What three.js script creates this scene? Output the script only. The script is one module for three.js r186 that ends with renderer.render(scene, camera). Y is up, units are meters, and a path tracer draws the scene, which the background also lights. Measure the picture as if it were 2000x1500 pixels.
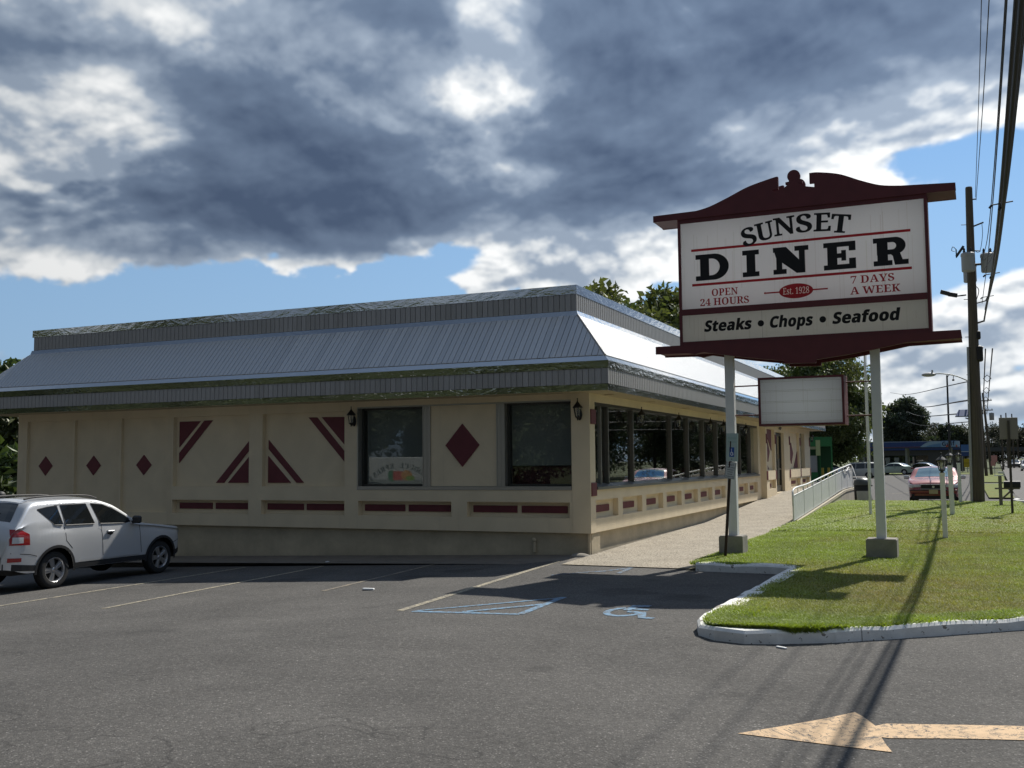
import * as THREE from 'three';
import { mergeGeometries } from 'three/addons/utils/BufferGeometryUtils.js';
import { RoundedBoxGeometry } from 'three/addons/geometries/RoundedBoxGeometry.js';

// ---------------------------------------------------------------- camera, sky, sun, exposure
const scene = new THREE.Scene();
const camera = new THREE.PerspectiveCamera(41.4, 4 / 3, 0.1, 6000);
{
  const m = new THREE.Matrix4().makeBasis(
    new THREE.Vector3(0.9127, -0.0097, -0.4085), new THREE.Vector3(0.0398, 0.9970, 0.0663), new THREE.Vector3(0.4067, -0.0768, 0.9103));
  camera.quaternion.setFromRotationMatrix(m);
  camera.position.set(0, 1.85, 0);
}
const renderer = new THREE.WebGLRenderer({ antialias: true });
renderer.setSize(1024, 768);
renderer.toneMapping = THREE.LinearToneMapping;
renderer.toneMappingExposure = 1.2;
renderer.shadowMap.enabled = true;

const SUN_EL = 47.5 * Math.PI / 180, SUN_AZ = 14.5 * Math.PI / 180;
const sunDir = new THREE.Vector3(Math.sin(SUN_AZ) * Math.cos(SUN_EL), Math.sin(SUN_EL), -Math.cos(SUN_AZ) * Math.cos(SUN_EL));
const sun = new THREE.DirectionalLight(new THREE.Color(1.0, 0.95, 0.86), 4.6);
sun.name = 'sun';
sun.position.copy(sunDir).multiplyScalar(120); sun.position.z -= 25;
sun.target.position.set(0, 0, -25);
sun.castShadow = true;
sun.shadow.mapSize.set(4096, 4096);
Object.assign(sun.shadow.camera, { left: -60, right: 60, top: 60, bottom: -60, near: 1, far: 300 });
scene.add(sun, sun.target);

// ---------------------------------------------------------------- numbers and noise
function rng(seed) {
  let s = seed >>> 0;
  return () => { s = (s + 0x6d2b79f5) | 0; let t = Math.imul(s ^ (s >>> 15), 1 | s); t = (t + Math.imul(t ^ (t >>> 7), 61 | t)) ^ t; return ((t ^ (t >>> 14)) >>> 0) / 4294967296; };
}
const clamp = (x, a = 0, b = 1) => Math.min(b, Math.max(a, x));
const ss = (a, b, x) => { const t = clamp((x - a) / (b - a)); return t * t * (3 - 2 * t); };
const lerp = (a, b, t) => a + (b - a) * t;
const PERM = new Uint8Array(512);
{ const r = rng(99), p = [...Array(256).keys()]; for (let i = 255; i > 0; i--) { const j = Math.floor(r() * (i + 1)); [p[i], p[j]] = [p[j], p[i]]; } for (let i = 0; i < 512; i++) PERM[i] = p[i & 255]; }
const GR = []; { const r = rng(5); for (let i = 0; i < 256; i++) { const a = r() * 6.2832, z = r() * 2 - 1, q = Math.sqrt(1 - z * z); GR.push(Math.cos(a) * q, Math.sin(a) * q, z); } }
const GA = new Float32Array(GR);
function noise3(x, y, z) {            // gradient noise, about -0.7..0.7
  const X = Math.floor(x), Y = Math.floor(y), Z = Math.floor(z); x -= X; y -= Y; z -= Z;
  const u = x * x * x * (x * (x * 6 - 15) + 10), v = y * y * y * (y * (y * 6 - 15) + 10), w = z * z * z * (z * (z * 6 - 15) + 10);
  const A = PERM[X & 255], B = PERM[(X + 1) & 255], Y0 = Y & 255, Y1 = (Y + 1) & 255, Z0 = Z & 255, Z1 = (Z + 1) & 255;
  const g = (h, a, b, c) => { h *= 3; return GA[h] * a + GA[h + 1] * b + GA[h + 2] * c; };
  const AA = PERM[A + Y0], AB = PERM[A + Y1], BA = PERM[B + Y0], BB = PERM[B + Y1];
  const l = (a, b, t) => a + (b - a) * t;
  return l(l(l(g(PERM[AA + Z0], x, y, z), g(PERM[BA + Z0], x - 1, y, z), u), l(g(PERM[AB + Z0], x, y - 1, z), g(PERM[BB + Z0], x - 1, y - 1, z), u), v),
    l(l(g(PERM[AA + Z1], x, y, z - 1), g(PERM[BA + Z1], x - 1, y, z - 1), u), l(g(PERM[AB + Z1], x, y - 1, z - 1), g(PERM[BB + Z1], x - 1, y - 1, z - 1), u), v), w);
}
function fbm(x, y, z, o = 5, gain = 0.5) { let s = 0, a = 1; for (let i = 0; i < o; i++) { s += a * noise3(x, y, z); x = x * 2.03 + 11.3; y = y * 2.03 + 7.7; z = z * 2.03 + 3.1; a *= gain; } return s; }

// ---------------------------------------------------------------- sky: broken cumulus, air and clouds only
{
  const W = 4096, H = 2048, data = new Float32Array(W * H * 4), DEG = 180 / Math.PI;
  // cloud banks by azimuth, elevation, half sizes in degrees, strength
  const dark = [[-29.8, 21.7, 11.6, 5.3, 1.0], [-35.0, 16.9, 13.3, 3.6, 1.0], [-24.0, 16.3, 9.1, 2.8, 0.9], [-47.7, 21.0, 7.2, 3.1, 0.55], [-45.0, 13.0, 9, 1.9, 1.1], [-36, 13.2, 7, 1.6, 0.9], [-16.6, 20.4, 7.2, 3.9, 0.85], [-6.6, 21.7, 10.5, 3.1, 0.95], [-15.2, 15.8, 5.5, 2.0, 0.75], [-48.7, 13.3, 5.0, 2.2, 0.55], [1.1, 21.3, 3.3, 2.8, 0.6], [-20.6, 11.0, 4.0, 1.2, 0.6], [-1.4, 3.0, 5.0, 1.1, 0.25], [-40, 28, 14, 4, 0.8], [-8, 28, 12, 4, 0.8]];
  const white = [[-46.8, 17.2, 4.8, 2.4, 2.0], [-24.8, 23.6, 2.8, 2.6, 1.8], [-27.0, 20.4, 3.2, 1.5, 1.0], [-22.6, 20.8, 2.8, 1.8, 0.9], [-44, 23, 4, 1.6, 0.6], [-13.5, 23.6, 3, 1.4, 0.5], [-50.5, 16.2, 2.2, 2.4, 1.8], [-1.5, 18.0, 6.1, 2.2, 1.1], [-10.1, 17.1, 3.6, 1.4, 0.6], [-20.7, 11.4, 5.6, 2.3, 1.15], [-26.1, 9.9, 2.6, 0.9, 1.4], [-48.9, 9.9, 3.0, 1.2, 0.5], [1.7, 6.6, 4.4, 2.5, 0.9], [-2.1, 3.0, 5.3, 2.2, 0.7], [-35.5, 10.3, 1.9, 0.5, 0.7], [-33.6, 11.2, 2.6, 0.6, 0.5], [-29.8, 12.4, 1.7, 0.6, 0.7]];
  const gaps = [[-36.5, 9.3, 11.5, 2.0, 1.5], [-50.3, 7.6, 3.5, 1.5, 1], [0.7, 12.1, 4.2, 3.3, 1], [-15.1, 9.1, 1.9, 1.4, 1], [-27.5, 7.6, 8.3, 1.3, 0.8], [-0.8, 17.8, 1.7, 0.4, 0.5], [-40, 5.0, 14, 3.0, 0.7], [-12, 5.5, 5, 1.6, 0.4]];
  const sum = (L, az, el) => { let s = 0; for (const [a, e, ra, re, w] of L) { const dx = (az - a) / ra, dy = (el - e) / re, q = dx * dx + dy * dy; if (q < 6) s += w * Math.exp(-q * 1.1); } return s; };
  const ramp = [[0, 0.97, 0.98, 0.98], [0.16, 0.70, 0.735, 0.765], [0.36, 0.33, 0.40, 0.50], [0.66, 0.150, 0.205, 0.300], [1.25, 0.070, 0.104, 0.175]];
  const shadeOf = (d, c) => { let i = 0; while (i < 3 && ramp[i + 1][0] < d) i++; return lerp(ramp[i][c + 1], ramp[i + 1][c + 1], clamp((d - ramp[i][0]) / (ramp[i + 1][0] - ramp[i][0]))); };
  const at = (row, col) => {
    const up = ((row + 0.5) / H - 0.5) * Math.PI, y = Math.sin(up), cu = Math.cos(up), el = up * DEG;
    const rd = ((col + 0.5) / W - 0.5) * 2 * Math.PI, x = Math.cos(rd) * cu, z = Math.sin(rd) * cu, az = Math.atan2(x, -z) * DEG;
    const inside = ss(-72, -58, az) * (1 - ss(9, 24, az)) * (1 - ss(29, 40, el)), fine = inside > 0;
    const k = 1 / (y + 0.36); let qx = x * k, qz = z * k;
    const w1 = fbm(qx * 1.3, qz * 1.3, 9.1, 3), w2 = fbm(qx * 1.3 + 31, qz * 1.3, 5.1, 3); qx += 0.10 * w1; qz += 0.10 * w2;
    const puff = (X, Z, o) => { let s = 0, a = 1, t = 0; for (let i = 0; i < o; i++) { s += a * (0.35 - Math.abs(noise3(X, Z, 1.7 + i)) * 1.5); t += a; X = X * 2.1 + 5.2; Z = Z * 2.1 + 1.3; a *= 0.58; } return s / t; };
    const n = 0.75 * fbm(qx * 3.6 + 3.1, qz * 3.6, 0.3, fine ? 7 : 4, 0.52) + 0.75 * puff(qx * 6 + 2, qz * 6 + 7, fine ? 6 : 3), n2 = fbm(qx * 2.4 + 20, qz * 2.4 + 9, 4.2, fine ? 6 : 3, 0.52);
    const sx = qx * 0.972 + 0.004, sz = qz * 0.972 - 0.014, up2 = fine ? 0.75 * fbm(sx * 3.6 + 3.1, sz * 3.6, 0.3, 5, 0.52) + 0.75 * puff(sx * 6 + 2, sz * 6 + 7, 5) : n;   // density a little nearer the sun
    const emb = clamp((n - up2) * 1.1, -0.45, 0.45);
    let D = 0, B = 0, Gp = 0;
    if (fine) { const wx = n2 * 3.2, wy = n * 1.5; D = sum(dark, az + wx, el + wy) * inside; B = sum(white, az + wx * 0.8, el + wy * 0.9) * inside; Gp = sum(gaps, az + wx * 0.9, el + wy * 0.7) * inside; }
    if (inside < 1) { const m = fbm(qx * 0.9 + 40, qz * 0.9 + 13, 8.1, 2), out = 1 - inside; D += out * ss(-0.45, 0.12, m) * 1.3; B += out * ss(-0.4, -0.1, m) * (1 - ss(-0.05, 0.15, m)) * 0.5; Gp += out * ss(0.12, 0.45, -m); }  // outside the view: dark cloud cover added to lower the fill light
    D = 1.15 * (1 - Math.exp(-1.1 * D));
    const cosSun = x * sunDir.x + y * sunDir.y + z * sunDir.z, glow = Math.pow(clamp(cosSun * 0.5 + 0.5), 4);
    const cover = 0.47 + 0.9 * D + 0.5 * B - 0.60 * Gp + 0.95 * n, alpha = ss(0.40, 0.62, cover);
    const dk = Math.max(clamp(0.13 + 0.30 * n2 + 0.20 * n - emb * 1.1 + 0.10 * ss(0.7, 1.3, cover), 0.0, 0.42), clamp(0.09 + D * 0.69 - B * 0.50 + n2 * 0.60 + n * 0.22 - emb * 0.95 + 0.12 * ss(0.6, 1.2, cover), 0, 1.25));
    const zen = ss(0, 0.55, y), hz = Math.exp(-el / 3.0) * 0.5, out = [];
    for (let c = 0; c < 3; c++) {
      const sky = lerp([0.34, 0.54, 0.77][c], [0.085, 0.235, 0.54][c], zen) * (0.58 + 0.75 * glow);
      const cl = shadeOf(dk, c) * (0.50 + 0.76 * glow);  // clouds dimmed away from the sun to cut fill on the front wall
      out.push(Math.max(0.01, lerp(lerp(sky, cl, alpha), [0.50, 0.60, 0.70][c] * (0.5 + 0.62 * glow), hz)));
    }
    return out;
  };
  const N = 8;   // azimuth 0 (along -z) is column W / 4; away from the picture a coarser grid does
  const c0 = Math.floor(W * (0.25 - 73 / 360)), c1 = Math.ceil(W * (0.25 + 25 / 360)), rTop = H / 2 + Math.ceil(H * 41 / 180);
  const gw = W / N, gh = H / 2 / N + 1, grid = new Float32Array(gw * gh * 3);
  for (let j = 0; j < gh; j++) for (let i = 0; i < gw; i++) grid.set(at(Math.min(H - 1, H / 2 + j * N), i * N), (j * gw + i) * 3);
  for (let row = 0; row < H; row++) for (let col = 0; col < W; col++) {
    const o = (row * W + col) * 4; data[o + 3] = 1;
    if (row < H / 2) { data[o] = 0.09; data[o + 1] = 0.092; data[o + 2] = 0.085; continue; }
    if (row < rTop && col >= c0 && col <= c1) { const v = at(row, col); data[o] = v[0]; data[o + 1] = v[1]; data[o + 2] = v[2]; continue; }
    const fj = (row - H / 2) / N, fi = col / N, j = Math.min(gh - 2, Math.floor(fj)), i = Math.floor(fi), a = fi - i, b = Math.min(1, fj - j), i2 = (i + 1) % gw;
    for (let c = 0; c < 3; c++) data[o + c] = lerp(lerp(grid[(j * gw + i) * 3 + c], grid[(j * gw + i2) * 3 + c], a), lerp(grid[((j + 1) * gw + i) * 3 + c], grid[((j + 1) * gw + i2) * 3 + c], a), b);
  }
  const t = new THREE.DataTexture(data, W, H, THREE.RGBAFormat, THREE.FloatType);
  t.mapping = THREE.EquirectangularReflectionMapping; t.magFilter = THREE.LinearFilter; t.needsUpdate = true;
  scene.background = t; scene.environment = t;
}

// ---------------------------------------------------------------- ground heights
const gx = (x) => x > -7 ? 0 : -0.043 * Math.min(13, -7 - x);
function gz(z) { if (z > -20) return 0; if (z > -41) return 0.12 * (-20 - z) / 21; if (z > -110) return lerp(0.12, -0.10, (-41 - z) / 69); return -0.10; }
const G = (x, z) => gx(x) * (1 - ss(-19, -30, z) * 0.9) + gz(z);
const LAWN = (x, z) => 0.10 + 0.19 * ss(0, 1, (-18 - z) / 18) * Math.max(ss(0, 1, (x + 4.5) / 2.6), ss(-27, -36, z)) + 0.006 * noise3(x * 1.3, 0, z * 1.3);
const rampY = (z) => z > -28.8 ? lerp(0.012, 0.09, clamp((-17.2 - z) / 11.6)) : z > -41 ? lerp(0.09, 0.6, (-28.8 - z) / 12.2) : 0.6;
const roadX = (z) => 1.65 + Math.max(0, -z - 55) * 0.024;

// ---------------------------------------------------------------- geometry helpers
const V = (x, y, z) => new THREE.Vector3(x, y, z);
function uvm(g) {                       // separate faces, flat uv in metres
  let h = g.index ? g.toNonIndexed() : g;
  for (const k of Object.keys(h.attributes)) if (!['position', 'normal', 'uv'].includes(k)) h.deleteAttribute(k);
  if (!h.attributes.normal) h.computeVertexNormals();
  const p = h.attributes.position, uv = new Float32Array(p.count * 2), a = V(), b = V(), c = V(), n = V();
  for (let i = 0; i < p.count; i += 3) {
    a.fromBufferAttribute(p, i); b.fromBufferAttribute(p, i + 1); c.fromBufferAttribute(p, i + 2);
    n.copy(b).sub(a).cross(c.clone().sub(a));
    const ax = Math.abs(n.x), ay = Math.abs(n.y), az = Math.abs(n.z);
    [a, b, c].forEach((q, j) => { const k = (i + j) * 2; if (ay >= ax && ay >= az) { uv[k] = q.x; uv[k + 1] = -q.z; } else if (ax > az) { uv[k] = -q.z; uv[k + 1] = q.y; } else { uv[k] = q.x; uv[k + 1] = q.y; } });
  }
  h.setAttribute('uv', new THREE.BufferAttribute(uv, 2));
  return h;
}
const mg = (l) => { l = l.map((g) => (g.index || !g.attributes.uv || Object.keys(g.attributes).length !== 3 ? uvm(g) : g)); return l.length === 1 ? l[0] : mergeGeometries(l); };
const bx = (x0, x1, y0, y1, z0, z1) => uvm(new THREE.BoxGeometry(x1 - x0, y1 - y0, z1 - z0).translate((x0 + x1) / 2, (y0 + y1) / 2, (z0 + z1) / 2));
const rb = (w, h, d, r, x, y, z, s = 2) => uvm(new RoundedBoxGeometry(w, h, d, s, r).translate(x, y, z));
const cyl = (r0, r1, y0, y1, x = 0, z = 0, seg = 16) => uvm(new THREE.CylinderGeometry(r1, r0, y1 - y0, seg).translate(x, (y0 + y1) / 2, z));
function bar(a, b, r, seg = 8, r2 = r) { const d = b.clone().sub(a), g = new THREE.CylinderGeometry(r2, r, d.length(), seg); g.applyQuaternion(new THREE.Quaternion().setFromUnitVectors(V(0, 1, 0), d.clone().normalize())); g.translate((a.x + b.x) / 2, (a.y + b.y) / 2, (a.z + b.z) / 2); return uvm(g); }
const tube = (pts, r, seg = 8, n = 24) => uvm(new THREE.TubeGeometry(new THREE.CatmullRomCurve3(pts), n, r, seg));
const lathe = (pts, seg = 20) => uvm(new THREE.LatheGeometry(pts.map(([r, y]) => new THREE.Vector2(r, y)), seg));
const ball = (r, x, y, z, sx = 1, sy = 1, sz = 1) => uvm(new THREE.SphereGeometry(r, 18, 12).scale(sx, sy, sz).translate(x, y, z));
const poly = (pts) => { const s = new THREE.Shape(); pts.forEach(([x, y], i) => (i ? s.lineTo(x, y) : s.moveTo(x, y))); s.closePath(); return s; };
const rect = (x0, x1, y0, y1) => poly([[x0, y0], [x1, y0], [x1, y1], [x0, y1]]);
function ext(shape, depth, holes = [], z0 = 0) { holes.forEach((h) => shape.holes.push(h)); return uvm(new THREE.ExtrudeGeometry(shape, { depth, bevelEnabled: false, curveSegments: 10 }).translate(0, 0, z0)); }
const toSide = (g) => g.rotateY(Math.PI / 2);        // shape x (distance back) becomes -z, depth becomes x
function hull(a, n) {                  // prism: polygon a (Vector3s), pushed by vector n
  const P = [], q = a.map((p) => p.clone().add(n)), t = (x, y, z) => P.push(x.x, x.y, x.z, y.x, y.y, y.z, z.x, z.y, z.z);
  for (let i = 1; i + 1 < a.length; i++) { t(a[0], a[i + 1], a[i]); t(q[0], q[i], q[i + 1]); }
  for (let i = 0; i < a.length; i++) { const j = (i + 1) % a.length; t(a[i], a[j], q[j]); t(a[i], q[j], q[i]); }
  const g = new THREE.BufferGeometry(); g.setAttribute('position', new THREE.Float32BufferAttribute(P, 3)); g.computeVertexNormals(); return uvm(g);
}
function sheet(fx, fz, nx, nz, fy) {    // grid over parameters: fx(u,v), fz(u,v) -> point, height fy(x,z)
  const pos = [], uv = [], idx = [];
  for (let j = 0; j <= nz; j++) for (let i = 0; i <= nx; i++) { const u = i / nx, v = j / nz, x = fx(u, v), z = fz(u, v); pos.push(x, fy(x, z), z); uv.push(x, -z); }
  for (let j = 0; j < nz; j++) for (let i = 0; i < nx; i++) { const a = j * (nx + 1) + i, b = a + 1, c = a + nx + 1, d = c + 1; idx.push(a, b, d, a, d, c); }
  const g = new THREE.BufferGeometry(); g.setAttribute('position', new THREE.Float32BufferAttribute(pos, 3)); g.setAttribute('uv', new THREE.Float32BufferAttribute(uv, 2)); g.setIndex(idx);
  g.computeVertexNormals(); if (g.attributes.normal.getY(0) < 0) { for (let i = 0; i < idx.length; i += 3) [idx[i + 1], idx[i + 2]] = [idx[i + 2], idx[i + 1]]; g.setIndex(idx); g.computeVertexNormals(); } return g;
}
function flat(shapePts, fy, lift, holes = []) {    // a painted or laid sheet: outline in (x, z), following the ground
  const s = poly(shapePts.map(([x, z]) => [x, -z])); holes.forEach((h) => s.holes.push(poly(h.map(([x, z]) => [x, -z]))));
  const g = new THREE.ShapeGeometry(s).rotateX(-Math.PI / 2), p = g.attributes.position;
  for (let i = 0; i < p.count; i++) p.setY(i, fy(p.getX(i), p.getZ(i)) + lift);
  g.computeVertexNormals(); return uvm(g);
}

// ---------------------------------------------------------------- naming and adding
const taken = {};
function numbered(n) { const k = taken[n] = (taken[n] ?? -1) + 1; return k ? `${n}_${String(k).padStart(3, '0')}` : n; }
const shade = (o) => { o.castShadow = true; o.receiveShadow = true; return o; };
function part(name, geo, mat, parent, label) { const o = shade(new THREE.Mesh(Array.isArray(geo) ? mg(geo) : geo, mat)); o.name = name; if (label) o.userData.label = label; parent.add(o); return o; }
function tag(o, label, category, group) { o.userData.label = label; o.userData.category = category; if (group) o.userData.group = group; return o; }
function thing(name, label, category, p = [0, 0, 0], turn = 0, group) { const o = new THREE.Group(); o.name = numbered(name); o.position.set(...p); o.rotation.y = turn; scene.add(o); return tag(o, label, category, group); }
function single(name, geo, mat, label, category, group) { const o = shade(new THREE.Mesh(Array.isArray(geo) ? mg(geo) : geo, mat)); o.name = numbered(name); scene.add(o); return tag(o, label, category, group); }
function struct(name, geo, mat) { const o = shade(new THREE.Mesh(Array.isArray(geo) ? mg(geo) : geo, mat)); o.name = name; o.userData.kind = 'structure'; scene.add(o); return o; }
function copy(o, p, turn, label, group) { const c = o.clone(); c.name = numbered(o.name.replace(/_\d{3}$/, '')); c.position.set(...p); if (turn !== undefined) c.rotation.y = turn; c.userData = { ...o.userData }; if (label) c.userData.label = label; if (group) c.userData.group = group; scene.add(c); return c; }

// ---------------------------------------------------------------- textures and materials
const enc = (v) => { v = clamp(v); return Math.round(255 * (v <= 0.0031308 ? v * 12.92 : 1.055 * Math.pow(v, 1 / 2.4) - 0.055)); };
function tex(w, h, f, repeat = 1, color = true) {      // f(i, j) -> [r,g,b] linear, or a number for bump and roughness
  const d = new Uint8Array(w * h * 4);
  for (let j = 0; j < h; j++) for (let i = 0; i < w; i++) { const c = f(i / w, j / h, i, j), o = (j * w + i) * 4; if (color) { d[o] = enc(c[0]); d[o + 1] = enc(c[1]); d[o + 2] = enc(c[2]); } else d[o] = d[o + 1] = d[o + 2] = Math.round(255 * clamp(c)); d[o + 3] = 255; }
  const t = new THREE.DataTexture(d, w, h); t.wrapS = t.wrapT = THREE.RepeatWrapping; t.magFilter = THREE.LinearFilter; t.minFilter = THREE.LinearMipmapLinearFilter; if (color) t.colorSpace = THREE.SRGBColorSpace;
  const [rx, ry] = Array.isArray(repeat) ? repeat : [repeat, repeat]; t.repeat.set(rx, ry); t.needsUpdate = true; return t;
}
const TAU = Math.PI * 2;
function tile(u, v, f, o = 4, s = 0) { const a = u * TAU, b = v * TAU, r = f / TAU; return fbm(Math.cos(a) * r + 9 + s, Math.sin(a) * r + Math.cos(b) * r * 0.83 + s, Math.sin(b) * r + 4, o); }   // wraps round
const std = (o) => new THREE.MeshStandardMaterial(o), phy = (o) => new THREE.MeshPhysicalMaterial(o), C = (r, g, b) => new THREE.Color().setRGB(r, g, b);
const speckRand = rng(31);
const aggTex = (base, light, darkc, amount, rep) => { const r = rng(base[0] * 1e4 + 3); return tex(1024, 1024, (u, v) => { const n = tile(u, v, 14, 4), s = r(), m = 1 + 0.25 * n + (r() - 0.5) * 0.42; const c = s > 1 - amount ? light : s < amount * 1.2 ? darkc : base; return c.map((x) => x * m); }, rep); };
const grainBump = (rep, seed) => { const r = rng(seed); return tex(512, 512, (u, v) => 0.5 + 0.35 * tile(u, v, 30, 3, seed) + (r() - 0.5) * 0.5, rep, false); };
const asphaltBump = grainBump(0.45, 11);
const M = {};
M.asphaltFar = std({ map: aggTex([0.077, 0.074, 0.071], [0.21, 0.2, 0.19], [0.05, 0.047, 0.045], 0.05, 0.35), roughness: 0.93, bumpMap: asphaltBump, bumpScale: 0.008 });
M.road = std({ map: aggTex([0.115, 0.11, 0.106], [0.22, 0.21, 0.2], [0.06, 0.057, 0.055], 0.05, 0.3), roughness: 0.93 });
{ // near lot: one texture 18 m x 18 m with cracks, oil spots, patched strips and stone specks
  const r = rng(77), N = 2048, S = 18, cr = new Float32Array(N * N), px = N / S;
  const put = (x, y, v) => { x = Math.round(x); y = Math.round(y); if (x >= 0 && y >= 0 && x < N && y < N) cr[y * N + x] = Math.max(cr[y * N + x], v); };
  const crack = (x, y, a, len, w) => { for (let t = 0; t < len * px; t++) { a += (r() - 0.5) * 0.62; x += Math.cos(a); y += Math.sin(a); for (let k = -w; k <= w; k++) put(x + k * Math.sin(a), y - k * Math.cos(a), (0.25 + 0.75 * r()) * (noise3(x * 0.02, y * 0.02, 3) > -0.12 ? 1 : 0.15)); if (r() < 0.004) crack(x, y, a + (r() - 0.5) * 2, len * 0.3, 0); a += (r() - 0.5) * 0.02; } };
  for (const [x, z, a, l, w] of [[-9.5, -7.5, 1.35, 5, 1], [-6.8, -5.6, 0.35, 4, 1], [-13, -4.5, 0.4, 6, 1], [-9, -6, -0.2, 5, 0], [-5.5, -9.5, 0.15, 4.5, 0], [-12, -10, 1.2, 5, 0], [-3, -6, 0.1, 5, 1], [-8, -3, 0.6, 4, 0], [-10, -14, 0.3, 3, 0], [-1.5, -8.8, 0.05, 3.4, 0]]) crack((x + 16) * px, (-2 - z) * px, a, l, w);
  const spots = []; for (let i = 0; i < 70; i++) spots.push([r() * S, r() * S, 0.03 + r() * r() * 0.35, 0.2 + 0.5 * r()]);
  for (const [x, z] of [[-8.6, -15], [-11, -14.8], [-4.6, -14], [-3.6, -13.6], [-13.2, -14.4], [-8.2, -16.3]]) spots.push([x + 16, -2 - z, 0.5, 0.75]);
  const t = tex(N, N, (u, v, i, j) => {
    const X = u * S, Y = v * S, n = fbm(X * 0.5, Y * 0.5, 2.2, 4), n2 = fbm(X * 2.3, Y * 2.3, 7.2, 3), n3 = noise3(X * 14, Y * 14, 1);
    const n4 = noise3(X * 26 + 3, Y * 26, 5); const tr = noise3(X * 0.45 + Y * 0.16, Y * 2.6 - X * 0.5, 3.3); let k = 0.94 + 0.34 * n + 0.16 * n2 + 0.12 * tr + 0.26 * n3 + 0.34 * n4 + (r() - 0.5) * 0.75;
    for (const [sx, sy, sr, sa] of spots) { const dx = X - sx, dy = Y - sy; if (Math.abs(dx) < sr * 2 && Math.abs(dy) < sr * 2) { const q = Math.hypot(dx, dy) / sr + n2 * 0.6; k *= 1 - 0.42 * sa * (1 - ss(0.55, 1.0, q)); } }
    const s = r() + (n4 > 0.42 ? 0.12 : 0); let c = s > 0.965 ? [0.23, 0.22, 0.205] : s < 0.05 ? [0.05, 0.048, 0.046] : [0.071, 0.0668, 0.0618];
    const q = 1 - 0.62 * cr[j * N + i]; return c.map((x) => x * k * q);
  });
  t.wrapS = t.wrapT = THREE.ClampToEdgeWrapping;
  const b = asphaltBump.clone(); b.repeat.set(8, 8);      // uv runs 0..1 over 18 m
  M.asphalt = std({ map: t, roughness: 0.92, bumpMap: b, bumpScale: 0.010 });
}
M.walk = std({ map: (() => { const r = rng(71); return tex(1024, 1024, (u, v) => { const a = tile(u, v, 150, 2, 1), b = tile(u, v, 260, 1, 5), n = tile(u, v, 7, 5, 2), k = 1 + 0.22 * n + (r() - 0.5) * 0.25; const c = a > 0.22 ? [0.12, 0.10, 0.078] : b > 0.2 ? [0.46, 0.42, 0.35] : [0.305, 0.268, 0.208]; return c.map((x) => x * k); }, 0.22); })(), roughness: 0.95, bumpMap: asphaltBump, bumpScale: 0.006 });
const concreteMap = (c, rep, seed) => { const r = rng(seed); return tex(512, 512, (u, v) => { const k = 1 + 0.3 * tile(u, v, 6, 5, seed) + 0.08 * tile(u, v, 40, 2, seed) + (r() - 0.5) * 0.12; return c.map((x) => x * k); }, rep); };
M.concrete = std({ map: concreteMap([0.30, 0.275, 0.235], 0.45, 3), roughness: 0.95, bumpMap: asphaltBump, bumpScale: 0.003 });
M.lightConcrete = std({ map: concreteMap([0.44, 0.395, 0.31], 0.4, 33), roughness: 0.95 });
M.footing = std({ map: concreteMap([0.26, 0.245, 0.215], 0.8, 13), roughness: 0.95, bumpMap: asphaltBump, bumpScale: 0.004 });
M.foundation = std({ map: concreteMap([0.50, 0.425, 0.295], 0.25, 23), roughness: 0.92, bumpMap: asphaltBump, bumpScale: 0.002 });
M.kerb = std({ map: (() => { const r = rng(8); return tex(512, 512, (u, v) => { const n = tile(u, v, 9, 5, 2), chip = n > 0.36 || tile(u, v, 34, 3, 6) > 0.5; const k = 1 + 0.18 * n + (r() - 0.5) * 0.1; return (chip ? [0.24, 0.22, 0.19] : [0.76, 0.755, 0.72]).map((x) => x * k); }, 0.9); })(), roughness: 0.85, bumpMap: asphaltBump, bumpScale: 0.003 });
M.stucco = std({ map: (() => { const r = rng(4); return tex(512, 512, (u, v) => { const st = Math.max(0, noise3(u * 40, v * 1.4, 2.5) - 0.34) * 0.8, k = 1 + 0.09 * tile(u, v, 5, 5, 7) + (r() - 0.5) * 0.08 - st * 0.3; return [0.74 * k, 0.625 * k, 0.435 * k]; }, 0.4); })(), roughness: 0.86, bumpMap: grainBump(2.5, 17), bumpScale: 0.0012 });
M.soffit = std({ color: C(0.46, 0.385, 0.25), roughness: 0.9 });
M.maroon = std({ map: (() => { const r = rng(6); return tex(256, 256, (u, v) => { const k = 1 + 0.14 * tile(u, v, 6, 4, 3) + (r() - 0.5) * 0.08; return [0.14 * k, 0.026 * k, 0.034 * k]; }, 0.9); })(), roughness: 0.6 });
M.signRed = std({ map: (() => { const r = rng(16); return tex(256, 256, (u, v) => { const k = 1 + 0.2 * tile(u, v, 5, 4, 8) + (r() - 0.5) * 0.08; return [0.105 * k, 0.018 * k, 0.022 * k]; }, 0.7); })(), roughness: 0.55 });
M.siding = [0, 1, 2].map((i) => std({ color: C(0.32 + i * 0.025, 0.315 + i * 0.025, 0.31 + i * 0.026), roughness: 0.40 + i * 0.05 }));
M.sidingBack = std({ color: C(0.32, 0.315, 0.31), roughness: 0.7 });
M.roofPanel = [0, 1, 2].map((i) => std({ color: C(0.50 + i * 0.035, 0.52 + i * 0.035, 0.545 + i * 0.035), roughness: 0.54 + i * 0.04, metalness: 0.35 }));
const wavy = tex(512, 256, (u, v) => 0.5 + 0.5 * tile(u, v, 9, 3, 12) + 0.12 * tile(u, v, 40, 2, 4), [0.55, 1.6], false);
M.chrome = std({ color: C(0.72, 0.73, 0.74), metalness: 1, roughness: 0.07, bumpMap: wavy, bumpScale: 0.0036 });
M.aluminium = std({ color: C(0.40, 0.39, 0.36), metalness: 0.75, roughness: 0.38 });
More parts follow.
